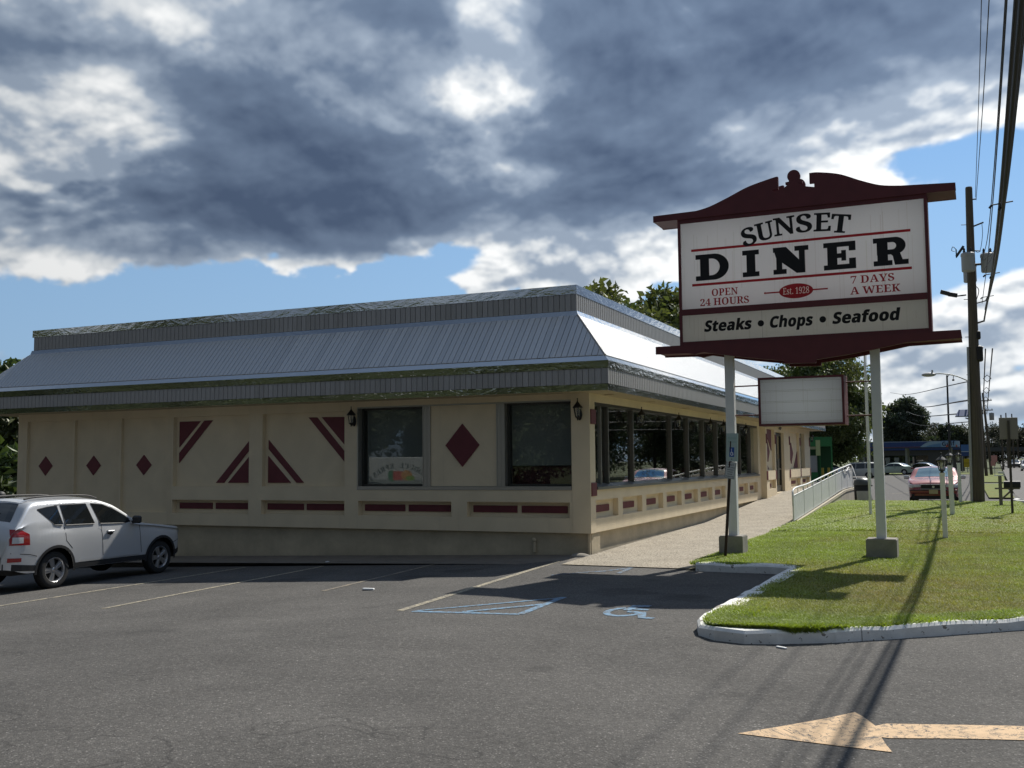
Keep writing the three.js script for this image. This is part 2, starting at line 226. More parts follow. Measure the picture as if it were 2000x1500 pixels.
M.darkFrame = std({ color: C(0.055, 0.055, 0.05), metalness: 0.5, roughness: 0.4 });
M.mullion = std({ color: C(0.15, 0.145, 0.13), metalness: 0.6, roughness: 0.42 });
M.sill = std({ color: C(0.20, 0.205, 0.19), metalness: 0.5, roughness: 0.45 });
M.glass = phy({ color: C(0.86, 0.9, 0.9), transmission: 1, thickness: 0, roughness: 0.01, ior: 1.52 });
M.lampGlass = phy({ color: C(0.9, 0.9, 0.86), transmission: 0.9, thickness: 0, roughness: 0.25, ior: 1.5 });
M.black = std({ color: C(0.012, 0.012, 0.013), roughness: 0.45, metalness: 0.2 });
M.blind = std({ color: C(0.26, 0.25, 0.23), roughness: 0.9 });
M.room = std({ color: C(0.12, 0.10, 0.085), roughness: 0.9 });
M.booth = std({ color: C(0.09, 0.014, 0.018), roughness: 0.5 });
M.whitePaint = std({ map: (() => { const r = rng(61); return tex(256, 256, (u, v) => { const n = tile(u, v, 7, 4, 9), k = 1 + 0.07 * n + (r() - 0.5) * 0.04; return [0.70 * k, 0.71 * k, 0.71 * k]; }, 0.7); })(), roughness: 0.55 });
M.wood = std({ map: (() => { const r = rng(62); return tex(256, 512, (u, v) => { const n = fbm(Math.cos(u * TAU) * 5, Math.sin(u * TAU) * 5, v * 2.2, 4), k = 1 + 0.55 * n + (r() - 0.5) * 0.2; return [0.092 * k, 0.076 * k, 0.057 * k]; }, [1, 0.3]); })(), roughness: 0.9 });
M.darkMetal = std({ color: C(0.05, 0.05, 0.05), roughness: 0.55, metalness: 0.5 });
M.galv = std({ color: C(0.42, 0.43, 0.43), roughness: 0.5, metalness: 0.6 });
M.cable = std({ color: C(0.02, 0.02, 0.021), roughness: 0.6 });
M.canGrey = std({ color: C(0.33, 0.335, 0.335), roughness: 0.5 });
const worn = (c, amount, seed) => { const r = rng(seed); return std({ map: tex(512, 512, (u, v) => { const n = tile(u, v, 22, 4, seed) + (r() - 0.5) * 0.9, w = n > amount || Math.abs(tile(u, v, 10, 3, seed + 7)) < 0.016; const k = 1 + 0.15 * tile(u, v, 8, 3, seed + 2) + (r() - 0.5) * 0.2; return (w ? [0.10, 0.093, 0.086] : c).map((x) => x * k); }, 0.8), roughness: 0.9, bumpMap: asphaltBump, bumpScale: 0.008 }); };
M.paintOrange = worn([0.58, 0.41, 0.25], 0.46, 21);
M.paintBlue = worn([0.15, 0.27, 0.40], 0.24, 22);
M.paintBlueFaint = worn([0.13, 0.22, 0.34], 0.0, 26);
M.paintCream = worn([0.36, 0.32, 0.23], 0.14, 24);
M.paintFaint = worn([0.26, 0.22, 0.16], 0.05, 25);
M.soil = std({ map: (() => { const r = rng(41); return tex(1024, 1024, (u, v) => { const n = tile(u, v, 7, 5, 1), k = 1 + 0.4 * tile(u, v, 60, 2, 3) + (r() - 0.5) * 0.6; return [lerp(0.10, 0.15, clamp(0.5 + n)) * k, lerp(0.16, 0.14, clamp(0.5 + n)) * k, 0.028 * k]; }, 0.16); })(), roughness: 1 });
M.farGround = std({ map: (() => { const r = rng(43); return tex(512, 512, (u, v) => { const k = 1 + 0.5 * tile(u, v, 9, 4, 5) + (r() - 0.5) * 0.3; return [0.07 * k, 0.085 * k, 0.03 * k]; }, 0.05); })(), roughness: 1 });

// ---------------------------------------------------------------- the ground
struct('ground', sheet((u) => lerp(-1500, 1500, u), (u, v) => lerp(1200, -2500, v), 120, 150, (x, z) => Math.min(G(x, z), -0.1) - 0.35 - 0.2 * ss(-14, -22, x)), M.farGround);
{ const g = sheet((u) => lerp(-16, 2, u), (u, v) => lerp(-2, -20, v), 72, 72, (x, z) => x < -7.0 && z < -18 ? G(x, z) - 0.02 : G(x, z)), uv = g.attributes.uv, p = g.attributes.position; for (let i = 0; i < uv.count; i++) uv.setXY(i, (p.getX(i) + 16) / 18, (-2 - p.getZ(i)) / 18); struct('parking_lot', g, M.asphalt); }
struct('parking_lot_outer', mg([
  sheet((u) => lerp(-70, -16, u), (u, v) => lerp(-2, -20, v), 54, 18, G), sheet((u) => lerp(-70, 2, u), (u, v) => lerp(16, -2, v), 72, 6, G),
  sheet((u) => lerp(-4, 2, u), (u, v) => lerp(-20, -132, v), 6, 56, G), sheet((u) => lerp(-60, -4, u), (u, v) => lerp(-46, -132, v), 28, 43, G), sheet((u) => lerp(-60, -23.4, u), (u, v) => lerp(-20, -46, v), 12, 13, G)].map((g) => { g = g.toNonIndexed(); return g; })), M.asphaltFar);
struct('road', sheet((u, v) => roadX(lerp(90, -900, v)) + 0.35 + u * 12, (u, v) => lerp(90, -900, v), 4, 200, (x, z) => gz(z) - 0.03), M.road);

// walkway, ramp, sidewalk, kerbs, lawn
const X0 = -6.878, Z0 = -19.16;
struct('walkway', mg([
  sheet((u, v) => lerp(lerp(-6.75, X0, clamp(v * 5)), -4.32, u), (u, v) => lerp(-17.2, -45.2, v * v * 0.35 + v * 0.65), 6, 80, (x, z) => rampY(z) + 0.004),
  bx(-4.40, -4.32, -0.2, 0.02, -45.2, -17.25)]), M.walk);
M.gutter = std({ map: concreteMap([0.15, 0.135, 0.115], 0.5, 43), roughness: 0.95, bumpMap: asphaltBump, bumpScale: 0.004 });
struct('sidewalk', hull([V(-23.4, -0.52, -17.98), V(-7.1, -0.018, -17.98), V(-6.62, 0.004, -17.35), V(-6.62, 0.02, -19.2), V(-23.4, -0.50, -19.2)], V(0, -0.25, 0)), M.gutter);
single('concrete_lump', ball(0.14, -6.95, 0.0, -18.75, 1.5, 0.55, 1), M.concrete, 'rounded pale concrete lump at the foot of the diner corner', 'concrete block');
{ // lawn island
  const edge = [[-4.25, -17.05], [-2.62, -17.02], [-2.68, -14], [-2.72, -11.4]];
  for (let i = 0; i <= 8; i++) { const a = Math.PI + i / 8 * (Math.PI * 0.5), t = i / 8; edge.push([-2.72 + 0.72 * (1 - Math.cos(t * 1.45)), -11.2 + 0.68 * Math.sin(t * 1.571)]); }
  edge.push([-1.44, -10.84], [-0.79, -11.36], [0.48, -12.46], [1.25, -13.4], [1.5, -14.6], [1.52, -39.3]);
  const out = edge.slice();
  // kerb stones along the edge, each a block with its own small offset
  const r = rng(12), path = new THREE.CurvePath(); for (let i = 0; i + 1 < edge.length - 1; i++) path.add(new THREE.LineCurve3(V(edge[i][0], 0, edge[i][1]), V(edge[i + 1][0], 0, edge[i + 1][1])));
  const kerb = thing('kerb', 'white painted concrete kerb round the corner of the lawn', 'kerb');
  const len = path.getLength(), n = Math.round(len / 0.30), stones = [];
  const P = path.getSpacedPoints(n), W = 0.17;
  const nrm = P.map((p, i) => { const a = P[Math.max(0, i - 1)], b = P[Math.min(n, i + 1)], d = b.clone().sub(a).normalize(); return V(-d.z, 0, d.x); });
  const off = P.map(() => [(r() - 0.5) * 0.024, (r() - 0.5) * 0.03, (r() - 0.5) * 0.022 - (r() < 0.1 ? 0.02 : 0)]);
  let seg = []; const segs = [];
  for (let i = 0; i < n; i++) { seg.push(i); if (seg.length >= 8 || i === n - 1) { segs.push(seg); seg = []; } }
  for (const sgm of segs) {
    const ring = (i, e) => { const p = P[i].clone().addScaledVector(P[Math.min(n, i + 1)].clone().sub(P[Math.max(0, i - 1)]).normalize(), e), q = nrm[i], o = off[i], h = 0.135 + o[2], y = G(p.x, p.z); const at = (k, yy) => V(p.x + q.x * k, y + yy, p.z + q.z * k);
      return [at(0.075 + o[0], -0.12), at(0.072 + o[0], h - 0.03), at(0.045 + o[0], h), at(-0.19 + o[1], h + 0.004), at(-0.205, h - 0.02), at(-0.21, -0.12)]; };
    const rings = sgm.map((i, k) => ring(i, k === 0 ? 0.006 : 0)); rings.push(ring(sgm[sgm.length - 1] + 1, -0.006));
    const pos = []; const t = (a, b, c) => pos.push(a.x, a.y, a.z, b.x, b.y, b.z, c.x, c.y, c.z);
    for (let k = 0; k + 1 < rings.length; k++) for (let j = 0; j < 5; j++) { const a = rings[k][j], b = rings[k][j + 1], c = rings[k + 1][j + 1], d = rings[k + 1][j]; t(a, b, c); t(a, c, d); }
    for (const rg of [rings[0], rings[rings.length - 1]]) for (let j = 1; j < 5; j++) t(rg[0], rg[j], rg[j + 1]);
    const g = new THREE.BufferGeometry(); g.setAttribute('position', new THREE.Float32BufferAttribute(pos, 3)); g.computeVertexNormals(); part('kerb_stone', uvm(g), M.kerb, kerb);
  }
  // lawn sheet: rows between the left and right edge at each z
  const leftAt = (z) => { if (z < -17.05) return -4.30; let x = 1.5; for (let i = 1; i + 1 < edge.length; i++) { const [xa, za] = edge[i], [xb, zb] = edge[i + 1]; if (xa <= 0.0 && (za - z) * (zb - z) <= 0 && za !== zb) { x = Math.min(x, lerp(xa, xb, (z - za) / (zb - za))); } } return x; };
  const rightAt = (z) => { let x = -9; for (let i = 1; i + 1 < edge.length; i++) { const [xa, za] = edge[i], [xb, zb] = edge[i + 1]; if ((za - z) * (zb - z) <= 0 && za !== zb) x = Math.max(x, lerp(xa, xb, (z - za) / (zb - za))); } return x; };
  const zTop = -10.70;
  const lx = (z) => Math.min(leftAt(z) + (z > -17.05 ? 0.15 : 0.03), rightAt(z) - 0.08), rx = (z) => rightAt(z) - 0.06;
  struct('lawn', mg([sheet((u, v) => { const z = lerp(zTop, -17.08, v); return lerp(lx(z), rx(z), u); }, (u, v) => lerp(zTop, -17.08, v), 30, 60, LAWN), sheet((u) => lerp(-4.33, 1.45, u), (u, v) => lerp(-17.08, -39.3, v), 40, 120, (x, z) => LAWN(x, z) * (1 - 0.5 * ss(-38.6, -39.3, z)))]), M.soil);
  // grass blades
  const blade = (() => { const p = [], rr = rng(3); for (let k = 0; k < 6; k++) { const a = rr() * TAU, ox = (rr() - 0.5) * 0.07, oz = (rr() - 0.5) * 0.07, h = 0.6 + 0.5 * rr(), ln = 0.3 + 0.5 * rr(), w = 0.0055, ca = Math.cos(a), sa = Math.sin(a);
    const b0 = [ox - sa * w, 0, oz + ca * w], b1 = [ox + sa * w, 0, oz - ca * w], m = [ox + ca * ln * 0.02, 0.032 * h, oz + sa * ln * 0.02], tp = [ox + ca * ln * 0.05, 0.055 * h, oz + sa * ln * 0.05], m0 = [m[0] - sa * w, m[1], m[2] + ca * w], m1 = [m[0] + sa * w, m[1], m[2] - ca * w];
    p.push(...b0, ...b1, ...m1, ...b0, ...m1, ...m0, ...m0, ...m1, ...tp); }
    const g = new THREE.BufferGeometry(); g.setAttribute('position', new THREE.Float32BufferAttribute(p, 3)); g.computeVertexNormals(); return g; })();
  const rr = rng(55), mats = [], cols = [], m4 = new THREE.Matrix4(), q = new THREE.Quaternion(), UP = V(0, 1, 0);
  const dry = (x, z) => clamp(0.12 + 0.5 * fbm(x * 0.45, 1, z * 0.33, 3) + 0.35 * noise3(x * 3, 4, z * 3) + 0.42 * Math.exp(-((x + 1.3) ** 2) / 3.2 - ((z + 14.2) ** 2) / 7) + 0.25 * Math.exp(-((x + 0.3) ** 2) / 1.2 - ((z + 20) ** 2) / 60) - 0.35 * ss(-2.6, -4.2, x) - 0.4 * (z > -11.6 + (x > -1.2 ? (x + 1.2) * -0.8 : 0) ? 1 : 0));
  const N = 150000;
  for (let i = 0; i < N; i++) {
    const t = Math.pow(rr(), 1.5), z = lerp(zTop, -39.2, t), x = lerp(z < -17.05 ? -4.34 : lx(z) - 0.05, rx(z) + 0.03, rr()); const d = dry(x, z), lush = clamp(1 - d);
    const clump = fbm(x * 1.1 + 5, 2, z * 1.1, 3);
    if (rr() < 0.35 * d) continue;
    const nearEdge = z > -12 && (x - lx(z) < 0.3 || z > zTop - 0.35) ? 1.25 : 1;
    const sc = (0.55 + 0.5 * rr() + 0.5 * lush + 0.5 * clamp(clump)) * nearEdge * (z < -25 ? 1.25 : 1);
    q.setFromAxisAngle(UP, rr() * TAU); m4.compose(V(x, LAWN(x, z) - 0.004, z), q, V(sc * (z < -25 ? 1.6 : 1.1), sc, sc * (z < -25 ? 1.6 : 1.1))); mats.push(m4.clone());
    const br = (0.8 + 0.45 * rr()) * (1 + 0.3 * clump), e = clamp(d * 1.15 + (rr() - 0.5) * 0.25);
    cols.push([lerp(0.275, 0.33, e) * br, lerp(0.365, 0.275, e) * br, lerp(0.018, 0.066, e) * br]);
  }
  const inst = new THREE.InstancedMesh(blade, phy({ color: C(1, 1, 1), roughness: 0.8, transmission: 0.5, thickness: 0 }), mats.length);
  mats.forEach((m, i) => { inst.setMatrixAt(i, m); inst.setColorAt(i, C(...cols[i])); });
  inst.name = 'lawn_grass'; inst.userData = { kind: 'stuff', label: 'short mown grass with dry brown patches on the lawn by the sign', category: 'grass' }; shade(inst); scene.add(inst);
}
// verge beyond the driveway, and far grass strips
struct('verge', mg([sheet((u, v) => lerp(0.75, roadX(lerp(-48, -78, v)) + 0.1, u), (u, v) => lerp(-48, -78, v), 3, 20, (x, z) => gz(z) + 0.07), sheet((u, v) => lerp(0.9, roadX(lerp(-84, -135, v)) + 0.1, u), (u, v) => lerp(-84, -135, v), 3, 20, (x, z) => gz(z) + 0.06), sheet((u) => lerp(-30, 0.5, u), (u, v) => lerp(-131, -140, v), 20, 2, (x, z) => gz(z) + 0.12)]), M.soil);
{ // broken kerb pieces at the driveway mouth
  const k = thing('broken_kerb', 'broken white kerb pieces at the driveway mouth by the road', 'kerb', [0, 0, 0]);
  for (const [x, z, a, l] of [[1.62, -43.5, 0.2, 0.7], [1.75, -42.5, 0.5, 0.6], [1.7, -44.6, 0.1, 0.8]]) part('kerb_stone', rb(0.16, 0.16, l, 0.02, 0, 0, 0).applyMatrix4(new THREE.Matrix4().makeRotationY(a).setPosition(x, gz(z) + 0.06, z)), M.kerb, k);
}

// ---------------------------------------------------------------- painted markings
const mark = (name, geo, mat, label, group) => single(name, geo, mat, label, 'road marking', group);
mark('painted_arrow', flat([[-1.50, -7.05], [-1.28, -7.32], [-1.02, -7.66], [-0.83, -7.95], [-0.76, -7.83], [-0.66, -7.60], [-0.60, -7.69], [-0.15, -7.84], [0.30, -7.98], [0.9, -8.2], [0.9, -7.82], [0.28, -7.59], [-0.12, -7.47], [-0.54, -7.31], [-0.60, -7.31], [-0.56, -7.14], [-0.51, -6.97], [-0.92, -7.0]], G, 0.005), M.paintOrange, 'worn orange arrow painted on the asphalt in the foreground, pointing left');
{ // wheelchair symbol, drawn upright for a viewer in the lot
  const g = [], at = (x, y) => [-4.2 + x, -11.72 - y * 1.0];
  const arc = []; for (let i = 0; i <= 18; i++) { const a = 2.0 + i / 18 * 4.3; arc.push([0.27 + 0.25 * Math.cos(a), 0.42 + 0.40 * Math.sin(a)]); }
  const inner = arc.map(([x, y]) => [0.27 + (x - 0.27) * 0.66, 0.42 + (y - 0.42) * 0.72]).reverse();
  g.push(flat([...arc, ...inner].map(([x, y]) => at(x, y)), G, 0.005));
  for (const p of [[[0.2, 1.0], [0.43, 1.05], [0.43, 0.9], [0.33, 0.86], [0.29, 0.52], [0.2, 0.55]], [[0.31, 0.72], [0.5, 0.72], [0.5, 0.62], [0.31, 0.62]], [[0.3, 0.5], [0.53, 0.46], [0.64, 0.08], [0.76, 0.06], [0.74, -0.04], [0.57, -0.02], [0.45, 0.35], [0.3, 0.38]]]) g.push(flat(p.map(([x, y]) => at(x, y)), G, 0.0055 + g.length * 0.0005));
  mark('wheelchair_symbol', g, M.paintBlue, 'blue wheelchair symbol painted on the asphalt of the end parking space');
}
const strip = (a, b, w, lift = 0.005) => { const dx = b[0] - a[0], dz = b[1] - a[1], l = Math.hypot(dx, dz), nx = -dz / l * w / 2, nz = dx / l * w / 2, n = Math.max(1, Math.ceil(l / 1.2)), out = []; for (let i = 0; i < n; i++) { const p = [lerp(a[0], b[0], i / n), lerp(a[1], b[1], i / n)], q = [lerp(a[0], b[0], (i + 1) / n), lerp(a[1], b[1], (i + 1) / n)]; out.push(flat([[p[0] + nx, p[1] + nz], [q[0] + nx, q[1] + nz], [q[0] - nx, q[1] - nz], [p[0] - nx, p[1] - nz]], G, lift)); } return mg(out); };
mark('hatched_aisle', [strip([-6.42, -11.25], [-5.06, -11.5], 0.10), strip([-5.06, -11.5], [-5.13, -13.15], 0.10, 0.0055), strip([-6.4, -11.3], [-5.1, -13.1], 0.07, 0.006), strip([-5.8, -11.42], [-5.12, -12.4], 0.10, 0.0065)], M.paintBlue, 'blue painted outline of the hatched aisle beside the wheelchair space');
mark('hatched_aisle_end', [strip([-5.75, -16.3], [-5.42, -17.15], 0.09), strip([-5.42, -17.15], [-5.35, -16.2], 0.09, 0.0055), strip([-6.3, -15.6], [-5.45, -16.9], 0.06, 0.006)], M.paintBlueFaint, 'faded blue paint tip at the far end of the aisle near the walkway');
mark('stall_line', strip([-6.6, -11.25], [-7.05, -17.9], 0.10), M.paintCream, 'cream parking line ending at the blue hatched aisle', 'parking stall lines');
mark('stall_line', strip([-9.1, -13.2], [-9.55, -17.8], 0.09), M.paintFaint, 'faint worn parking line below the window with the big diamond', 'parking stall lines');
mark('stall_line', strip([-11.42, -11.1], [-12.0, -17.4], 0.10), M.paintCream, 'yellowish parking line one stall to the right of the silver car', 'parking stall lines');
mark('stall_line', strip([-13.75, -11.2], [-13.95, -17.4], 0.10), M.paintCream, 'yellowish parking line close beside the silver car', 'parking stall lines');
mark('stall_line', strip([-3.6, -55], [-2.6, -58], 0.12), M.paintCream, 'cream parking line on the far lot behind the red car', 'parking stall lines');
{ const r = rng(91), L = ['white paper strip on the lot below the wide window', 'white scrap at the foot of the rounded kerb', 'small white scrap by the sidewalk under the left window'];
  [[-8.35, -13.3, 0.11], [-1.75, -10.35, 0.06], [-12.1, -17.7, 0.07]].forEach(([x, z, s], i) => single('litter', rb(s * (1 + r()), s * 0.3, s * 0.6, s * 0.1, 0, 0, 0).applyMatrix4(new THREE.Matrix4().makeRotationY(r() * 6).setPosition(x, (i === 2 ? -0.16 : G(x, z)) + s * 0.15, z)), M.whitePaint, L[i], 'litter'));
}

// ---------------------------------------------------------------- the diner
const diner = thing('diner_building', 'cream and maroon single-storey diner with a grey metal mansard roof', 'building', [X0, 0, Z0]);
{
  const B = diner, fw = (holes, x0, x1, z) => ext(rect(x0, x1, 0.43, 3.25), 0.3, holes, z - 0.3);
  // front wall, right part: frame with openings, plates closing the shallow recesses
  const recA = [[-10.69, -8.41, 1.35, 3.02], [-8.03, -5.78, 1.35, 3.02]];
  const recR = [[-10.70, -8.42, 0.71, 1.03], [-8.05, -5.78, 0.72, 1.035], [-5.42, -3.11, 0.72, 1.035], [-2.74, -0.44, 0.72, 1.035]];
  const front = part('front_wall', [
    fw([...recA, ...recR, [-5.45, -0.39, 1.28, 3.08]].map((h) => rect(...h)), -10.74, 0, 0),
    ...recA.map(([a, b, c, d]) => bx(a - 0.03, b + 0.03, c - 0.03, d + 0.03, -0.28, -0.12)), ...recR.map(([a, b, c, d]) => bx(a - 0.03, b + 0.03, c - 0.03, d + 0.03, -0.285, -0.155)),
    bx(-3.62, -2.06, 1.36, 3.07, -0.30, -0.05), bx(-0.375, 0.012, 0.428, 3.24, -0.29, 0.014)], M.stucco, B);
  const bays = [[-15.70, -14.09, 0.72, 3.03], [-14.01, -12.51, 0.72, 3.03], [-12.43, -10.95, 0.72, 3.03]];
  const left = part('front_wall', [fw(bays.map((h) => rect(...h)), -16.03, -10.74, -0.07), ...bays.map(([a, b, c, d]) => bx(a - 0.03, b + 0.03, c - 0.03, d + 0.03, -0.36, -0.15))], M.stucco, B, 'plain left part of the front wall with three tall bays');
  part('end_wall', bx(-16.03, -15.8, 0.43, 3.24, -29.5, -0.37), M.stucco, B);
  part('rear_wall', bx(-16.0, 0.0, -0.3, 3.24, -29.62, -29.5), M.stucco, B);
  // maroon trim
  const dia = (x, y, w, h, z, t) => hull([V(x, y - h, z), V(x + w, y, z), V(x, y + h, z), V(x - w, y, z)], V(0, 0, t));
  for (const x of [-15.09, -13.41, -11.74]) part('diamond_panel', dia(x, 1.87, 0.245, 0.25, -0.152, 0.022), M.maroon, left);
  part('diamond_panel', dia(-2.86, 2.22, 0.40, 0.455, -0.052, 0.025), M.maroon, front);
  const sh = (pts, dx) => hull(pts.map(([x, y]) => V(x + dx, y, -0.122)), V(0, 0, 0.022));
  for (const [n, pts, dx] of [['triangle_panel', [[-10.49, 2.91], [-9.85, 2.91], [-10.49, 2.29]], -0.1], ['stripe_panel', [[-9.73, 2.92], [-9.48, 2.92], [-10.49, 1.91], [-10.49, 2.15]], -0.1],
    ['stripe_panel', [[-8.41, 2.43], [-8.41, 2.21], [-9.16, 1.43], [-9.40, 1.43]], -0.06], ['triangle_panel', [[-8.41, 2.06], [-8.41, 1.43], [-9.04, 1.43]], -0.06],
    ['stripe_panel', [[-6.76, 2.915], [-6.53, 2.91], [-5.79, 2.13], [-5.79, 1.9]], -0.06], ['triangle_panel', [[-6.40, 2.91], [-5.79, 2.90], [-5.79, 2.28]], -0.06],
    ['stripe_panel', [[-7.85, 2.42], [-7.85, 2.21], [-7.06, 1.43], [-6.86, 1.43]], -0.08], ['triangle_panel', [[-7.86, 2.05], [-7.86, 1.43], [-7.22, 1.43]], -0.08]]) part(n, sh(pts, dx), M.maroon, front);
  for (const [a, b] of [[-10.58, -9.58], [-9.48, -8.51], [-7.97, -6.96], [-6.88, -5.87], [-5.33, -4.31], [-4.22, -3.20], [-2.66, -1.65], [-1.55, -0.54]]) part('accent_bar', rb(b - a, 0.145, 0.03, 0.008, (a + b) / 2, 0.885, -0.142), M.maroon, front);
  // foundation below the overhanging wall panels
  part('foundation', [bx(-15.95, -0.02, -0.75, 0.428, -0.6, -0.09), bx(-0.6, -0.085, -0.5, 0.4285, -29.4, -0.1), bx(-0.075, -0.03, -0.2, 0.427, -0.085, -0.02), bx(-15.95, -15.7, -0.75, 0.42, -29.4, -0.6)], M.foundation, B);
  part('drain_pipe', [cyl(0.035, 0.035, 0.03, 0.26, -1.24, -0.055), ball(0.045, -1.24, 0.27, -0.05)], M.foundation, B);
  // side wall facing the lawn
  const side = part('side_wall', (() => {
    const H = [rect(0.33, 17.85, 1.28, 3.06)]; for (let i = 0; i < 10; i++) H.push(rect(0.31 + 1.762 * i, 1.76 + 1.762 * i, 0.70, 1.07));
    const g = [toSide(ext(rect(0.004, 18.32, 0.43, 3.25), 0.3, H, -0.3))];
    for (let i = 0; i < 10; i++) g.push(bx(-0.29, -0.115, 0.67, 1.1, -1.79 - 1.762 * i, -0.28 - 1.762 * i));
    return g; })(), M.stucco, B);
  const pill = (a, b, y0, y1) => { const r = 0.035, s = new THREE.Shape(); s.moveTo(a, y0); s.lineTo(b - r, y0); s.absarc(b - r, y0 + r, r, -Math.PI / 2, 0); s.lineTo(b, y1 - r); s.absarc(b - r, y1 - r, r, 0, Math.PI / 2); s.lineTo(a, y1); s.closePath(); return s; };
  for (let i = 0; i < 10; i++) part('accent_bar', toSide(ext(pill(0.34 + 1.762 * i, 1.43 + 1.762 * i, 0.815, 0.955), 0.022, [], -0.1145)), M.maroon, side);
  for (const [y0, y1] of [[2.60, 2.90], [1.16, 1.43]]) part('corner_block', rb(0.035, y1 - y0, 0.30, 0.012, 0.017, (y0 + y1) / 2, -0.175), M.maroon, B);
  // windows in the front
  const frame = (x0, x1, y0, y1, z0, z1, w) => mg([bx(x0, x0 + w, y0, y1, z0, z1), bx(x1 - w, x1, y0, y1, z0, z1), bx(x0 + w, x1 - w, y0, y0 + w, z0 + 0.002, z1 - 0.002), bx(x0 + w, x1 - w, y1 - w, y1, z0 + 0.002, z1 - 0.002)]);
  for (const [x0, x1, label] of [[-5.42, -3.81, 'left front window with a lowered dark blind'], [-1.87, -0.395, 'right front window beside the corner pier']]) {
    const w = part('window', frame(x0, x1, 1.355, 3.075, -0.27, -0.16, 0.045), M.darkFrame, B, label);
    part('pane', bx(x0 + 0.04, x1 - 0.04, 1.39, 3.04, -0.226, -0.219), M.glass, w);
  }
  for (const x of [-3.81, -2.06]) part('window_post', [bx(x, x + 0.19, 1.356, 3.072, -0.28, -0.03), bx(x + 0.085, x + 0.105, 1.36, 3.07, -0.03, -0.022), bx(x + 0.0, x + 0.02, 1.36, 3.07, -0.03, -0.02), bx(x + 0.17, x + 0.19, 1.36, 3.07, -0.03, -0.02)], M.aluminium, B);
  part('window_post', bx(-5.447, -5.42, 1.36, 3.07, -0.28, 0.006), M.aluminium, B);
  part('window_sill', [bx(-5.447, -0.392, 1.283, 1.355, -0.29, 0.012)], M.aluminium, B);
  part('window_head', bx(-5.447, -0.392, 3.072, 3.10, -0.28, 0.008), M.aluminium, B);
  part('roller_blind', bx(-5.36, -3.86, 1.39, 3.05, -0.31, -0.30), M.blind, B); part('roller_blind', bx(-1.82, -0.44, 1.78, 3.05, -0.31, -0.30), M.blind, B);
  // side window strip
  part('window_sill', (() => { const s = poly([[-0.2, 1.283], [0.05, 1.283], [0.05, 1.335], [-0.16, 1.40], [-0.2, 1.40]]); return ext(s, 17.5, [], -17.84); })(), M.sill, B);
  part('window_head', bx(-0.2, -0.02, 3.0, 3.058, -17.84, -0.34), M.darkFrame, B);
  const mull = [1.40, 3.17, 6.45, 8.21, 9.98, 11.72, 13.45, 15.13, 16.9];
  let prev = 0.36;
  for (const a of [...mull, 17.83]) { part('pane', bx(-0.150, -0.143, 1.40, 3.0, -a + 0.02, -prev - 0.02), M.glass, B); prev = a; }
  for (const a of mull) part('mullion', [bx(-0.17, -0.09, 1.37, 3.03, -a - 0.045, -a + 0.045), bx(-0.09, -0.075, 1.372, 3.028, -a - 0.03, -a + 0.03)], M.mullion, B);
  part('mullion', bx(-0.17, -0.10, 1.39, 3.02, -1.02, -0.99), M.aluminium, B);
  part('mullion', bx(-0.19, -0.05, 1.37, 3.03, -0.375, -0.334), M.darkFrame, B);
  // entrance bay, standing 0.2 m proud
  const bay = part('entrance_wall', (() => {
    const H = [[18.55, 20.15, 1.46, 3.0], [18.9, 20.2, 0.78, 1.1], [20.42, 22.3, 0.6, 2.92], [23.75, 26.3, 1.46, 3.0], [23.8, 26.4, 0.72, 1.06], [26.6, 27.9, 1.46, 3.0], [26.95, 29.2, 0.72, 1.06]].map((h) => rect(...h));
    return [toSide(ext(rect(18.32, 29.6, 0.3, 3.25), 0.5, H, -0.3)), bx(-0.29, 0.10, 1.4, 3.05, -20.2, -18.5), bx(-0.29, 0.08, 0.7, 1.15, -20.3, -18.8), bx(-0.29, 0.10, 1.4, 3.05, -26.35, -23.7), bx(-0.29, 0.08, 0.68, 1.1, -29.3, -23.75), bx(0.2, 0.215, 1.12, 1.44, -20.3, -18.5), bx(0.2, 0.215, 1.12, 1.44, -29.5, -23.75)]; })(), M.stucco, B);
  const lat = (pts) => hull(pts.map(([a, y]) => V(0.10, y, -a)), V(0.025, 0, 0));
  part('triangle_panel', lat([[18.7, 2.98], [19.9, 2.98], [19.9, 2.2]]), M.maroon, bay); part('diamond_panel', lat([[18.8, 2.15], [19.15, 1.78], [19.5, 2.15], [19.15, 2.52]]), M.maroon, bay); part('triangle_panel', lat([[18.7, 1.5], [19.3, 1.5], [18.7, 1.8]]), M.maroon, bay);
  part('diamond_panel', lat([[24.1, 2.12], [24.6, 1.68], [25.1, 2.12], [24.6, 2.56]]), M.maroon, bay); part('triangle_panel', lat([[25.2, 1.5], [26.25, 1.5], [26.25, 2.2]]), M.maroon, bay);
  for (const [a, b] of [[18.95, 19.8], [24.0, 25.7], [27.1, 28.6]]) part('accent_bar', bx(0.08, 0.10, 0.83, 0.96, -b, -a), M.maroon, bay);
  for (const a of [18.34, 20.2, 23.55, 26.45, 29.35]) for (const [y0, y1] of [[2.45, 2.8], [1.12, 1.45]]) part('corner_block', bx(0.2, 0.228, y0, y1, -a - 0.18, -a), M.maroon, B);
  const nw = part('window', bx(0.02, 0.06, 1.46, 3.0, -27.88, -26.62), M.darkFrame, B, 'narrow dark window at the far end of the side');
  part('pane', bx(0.08, 0.087, 1.5, 2.96, -27.85, -26.65), M.glass, nw);
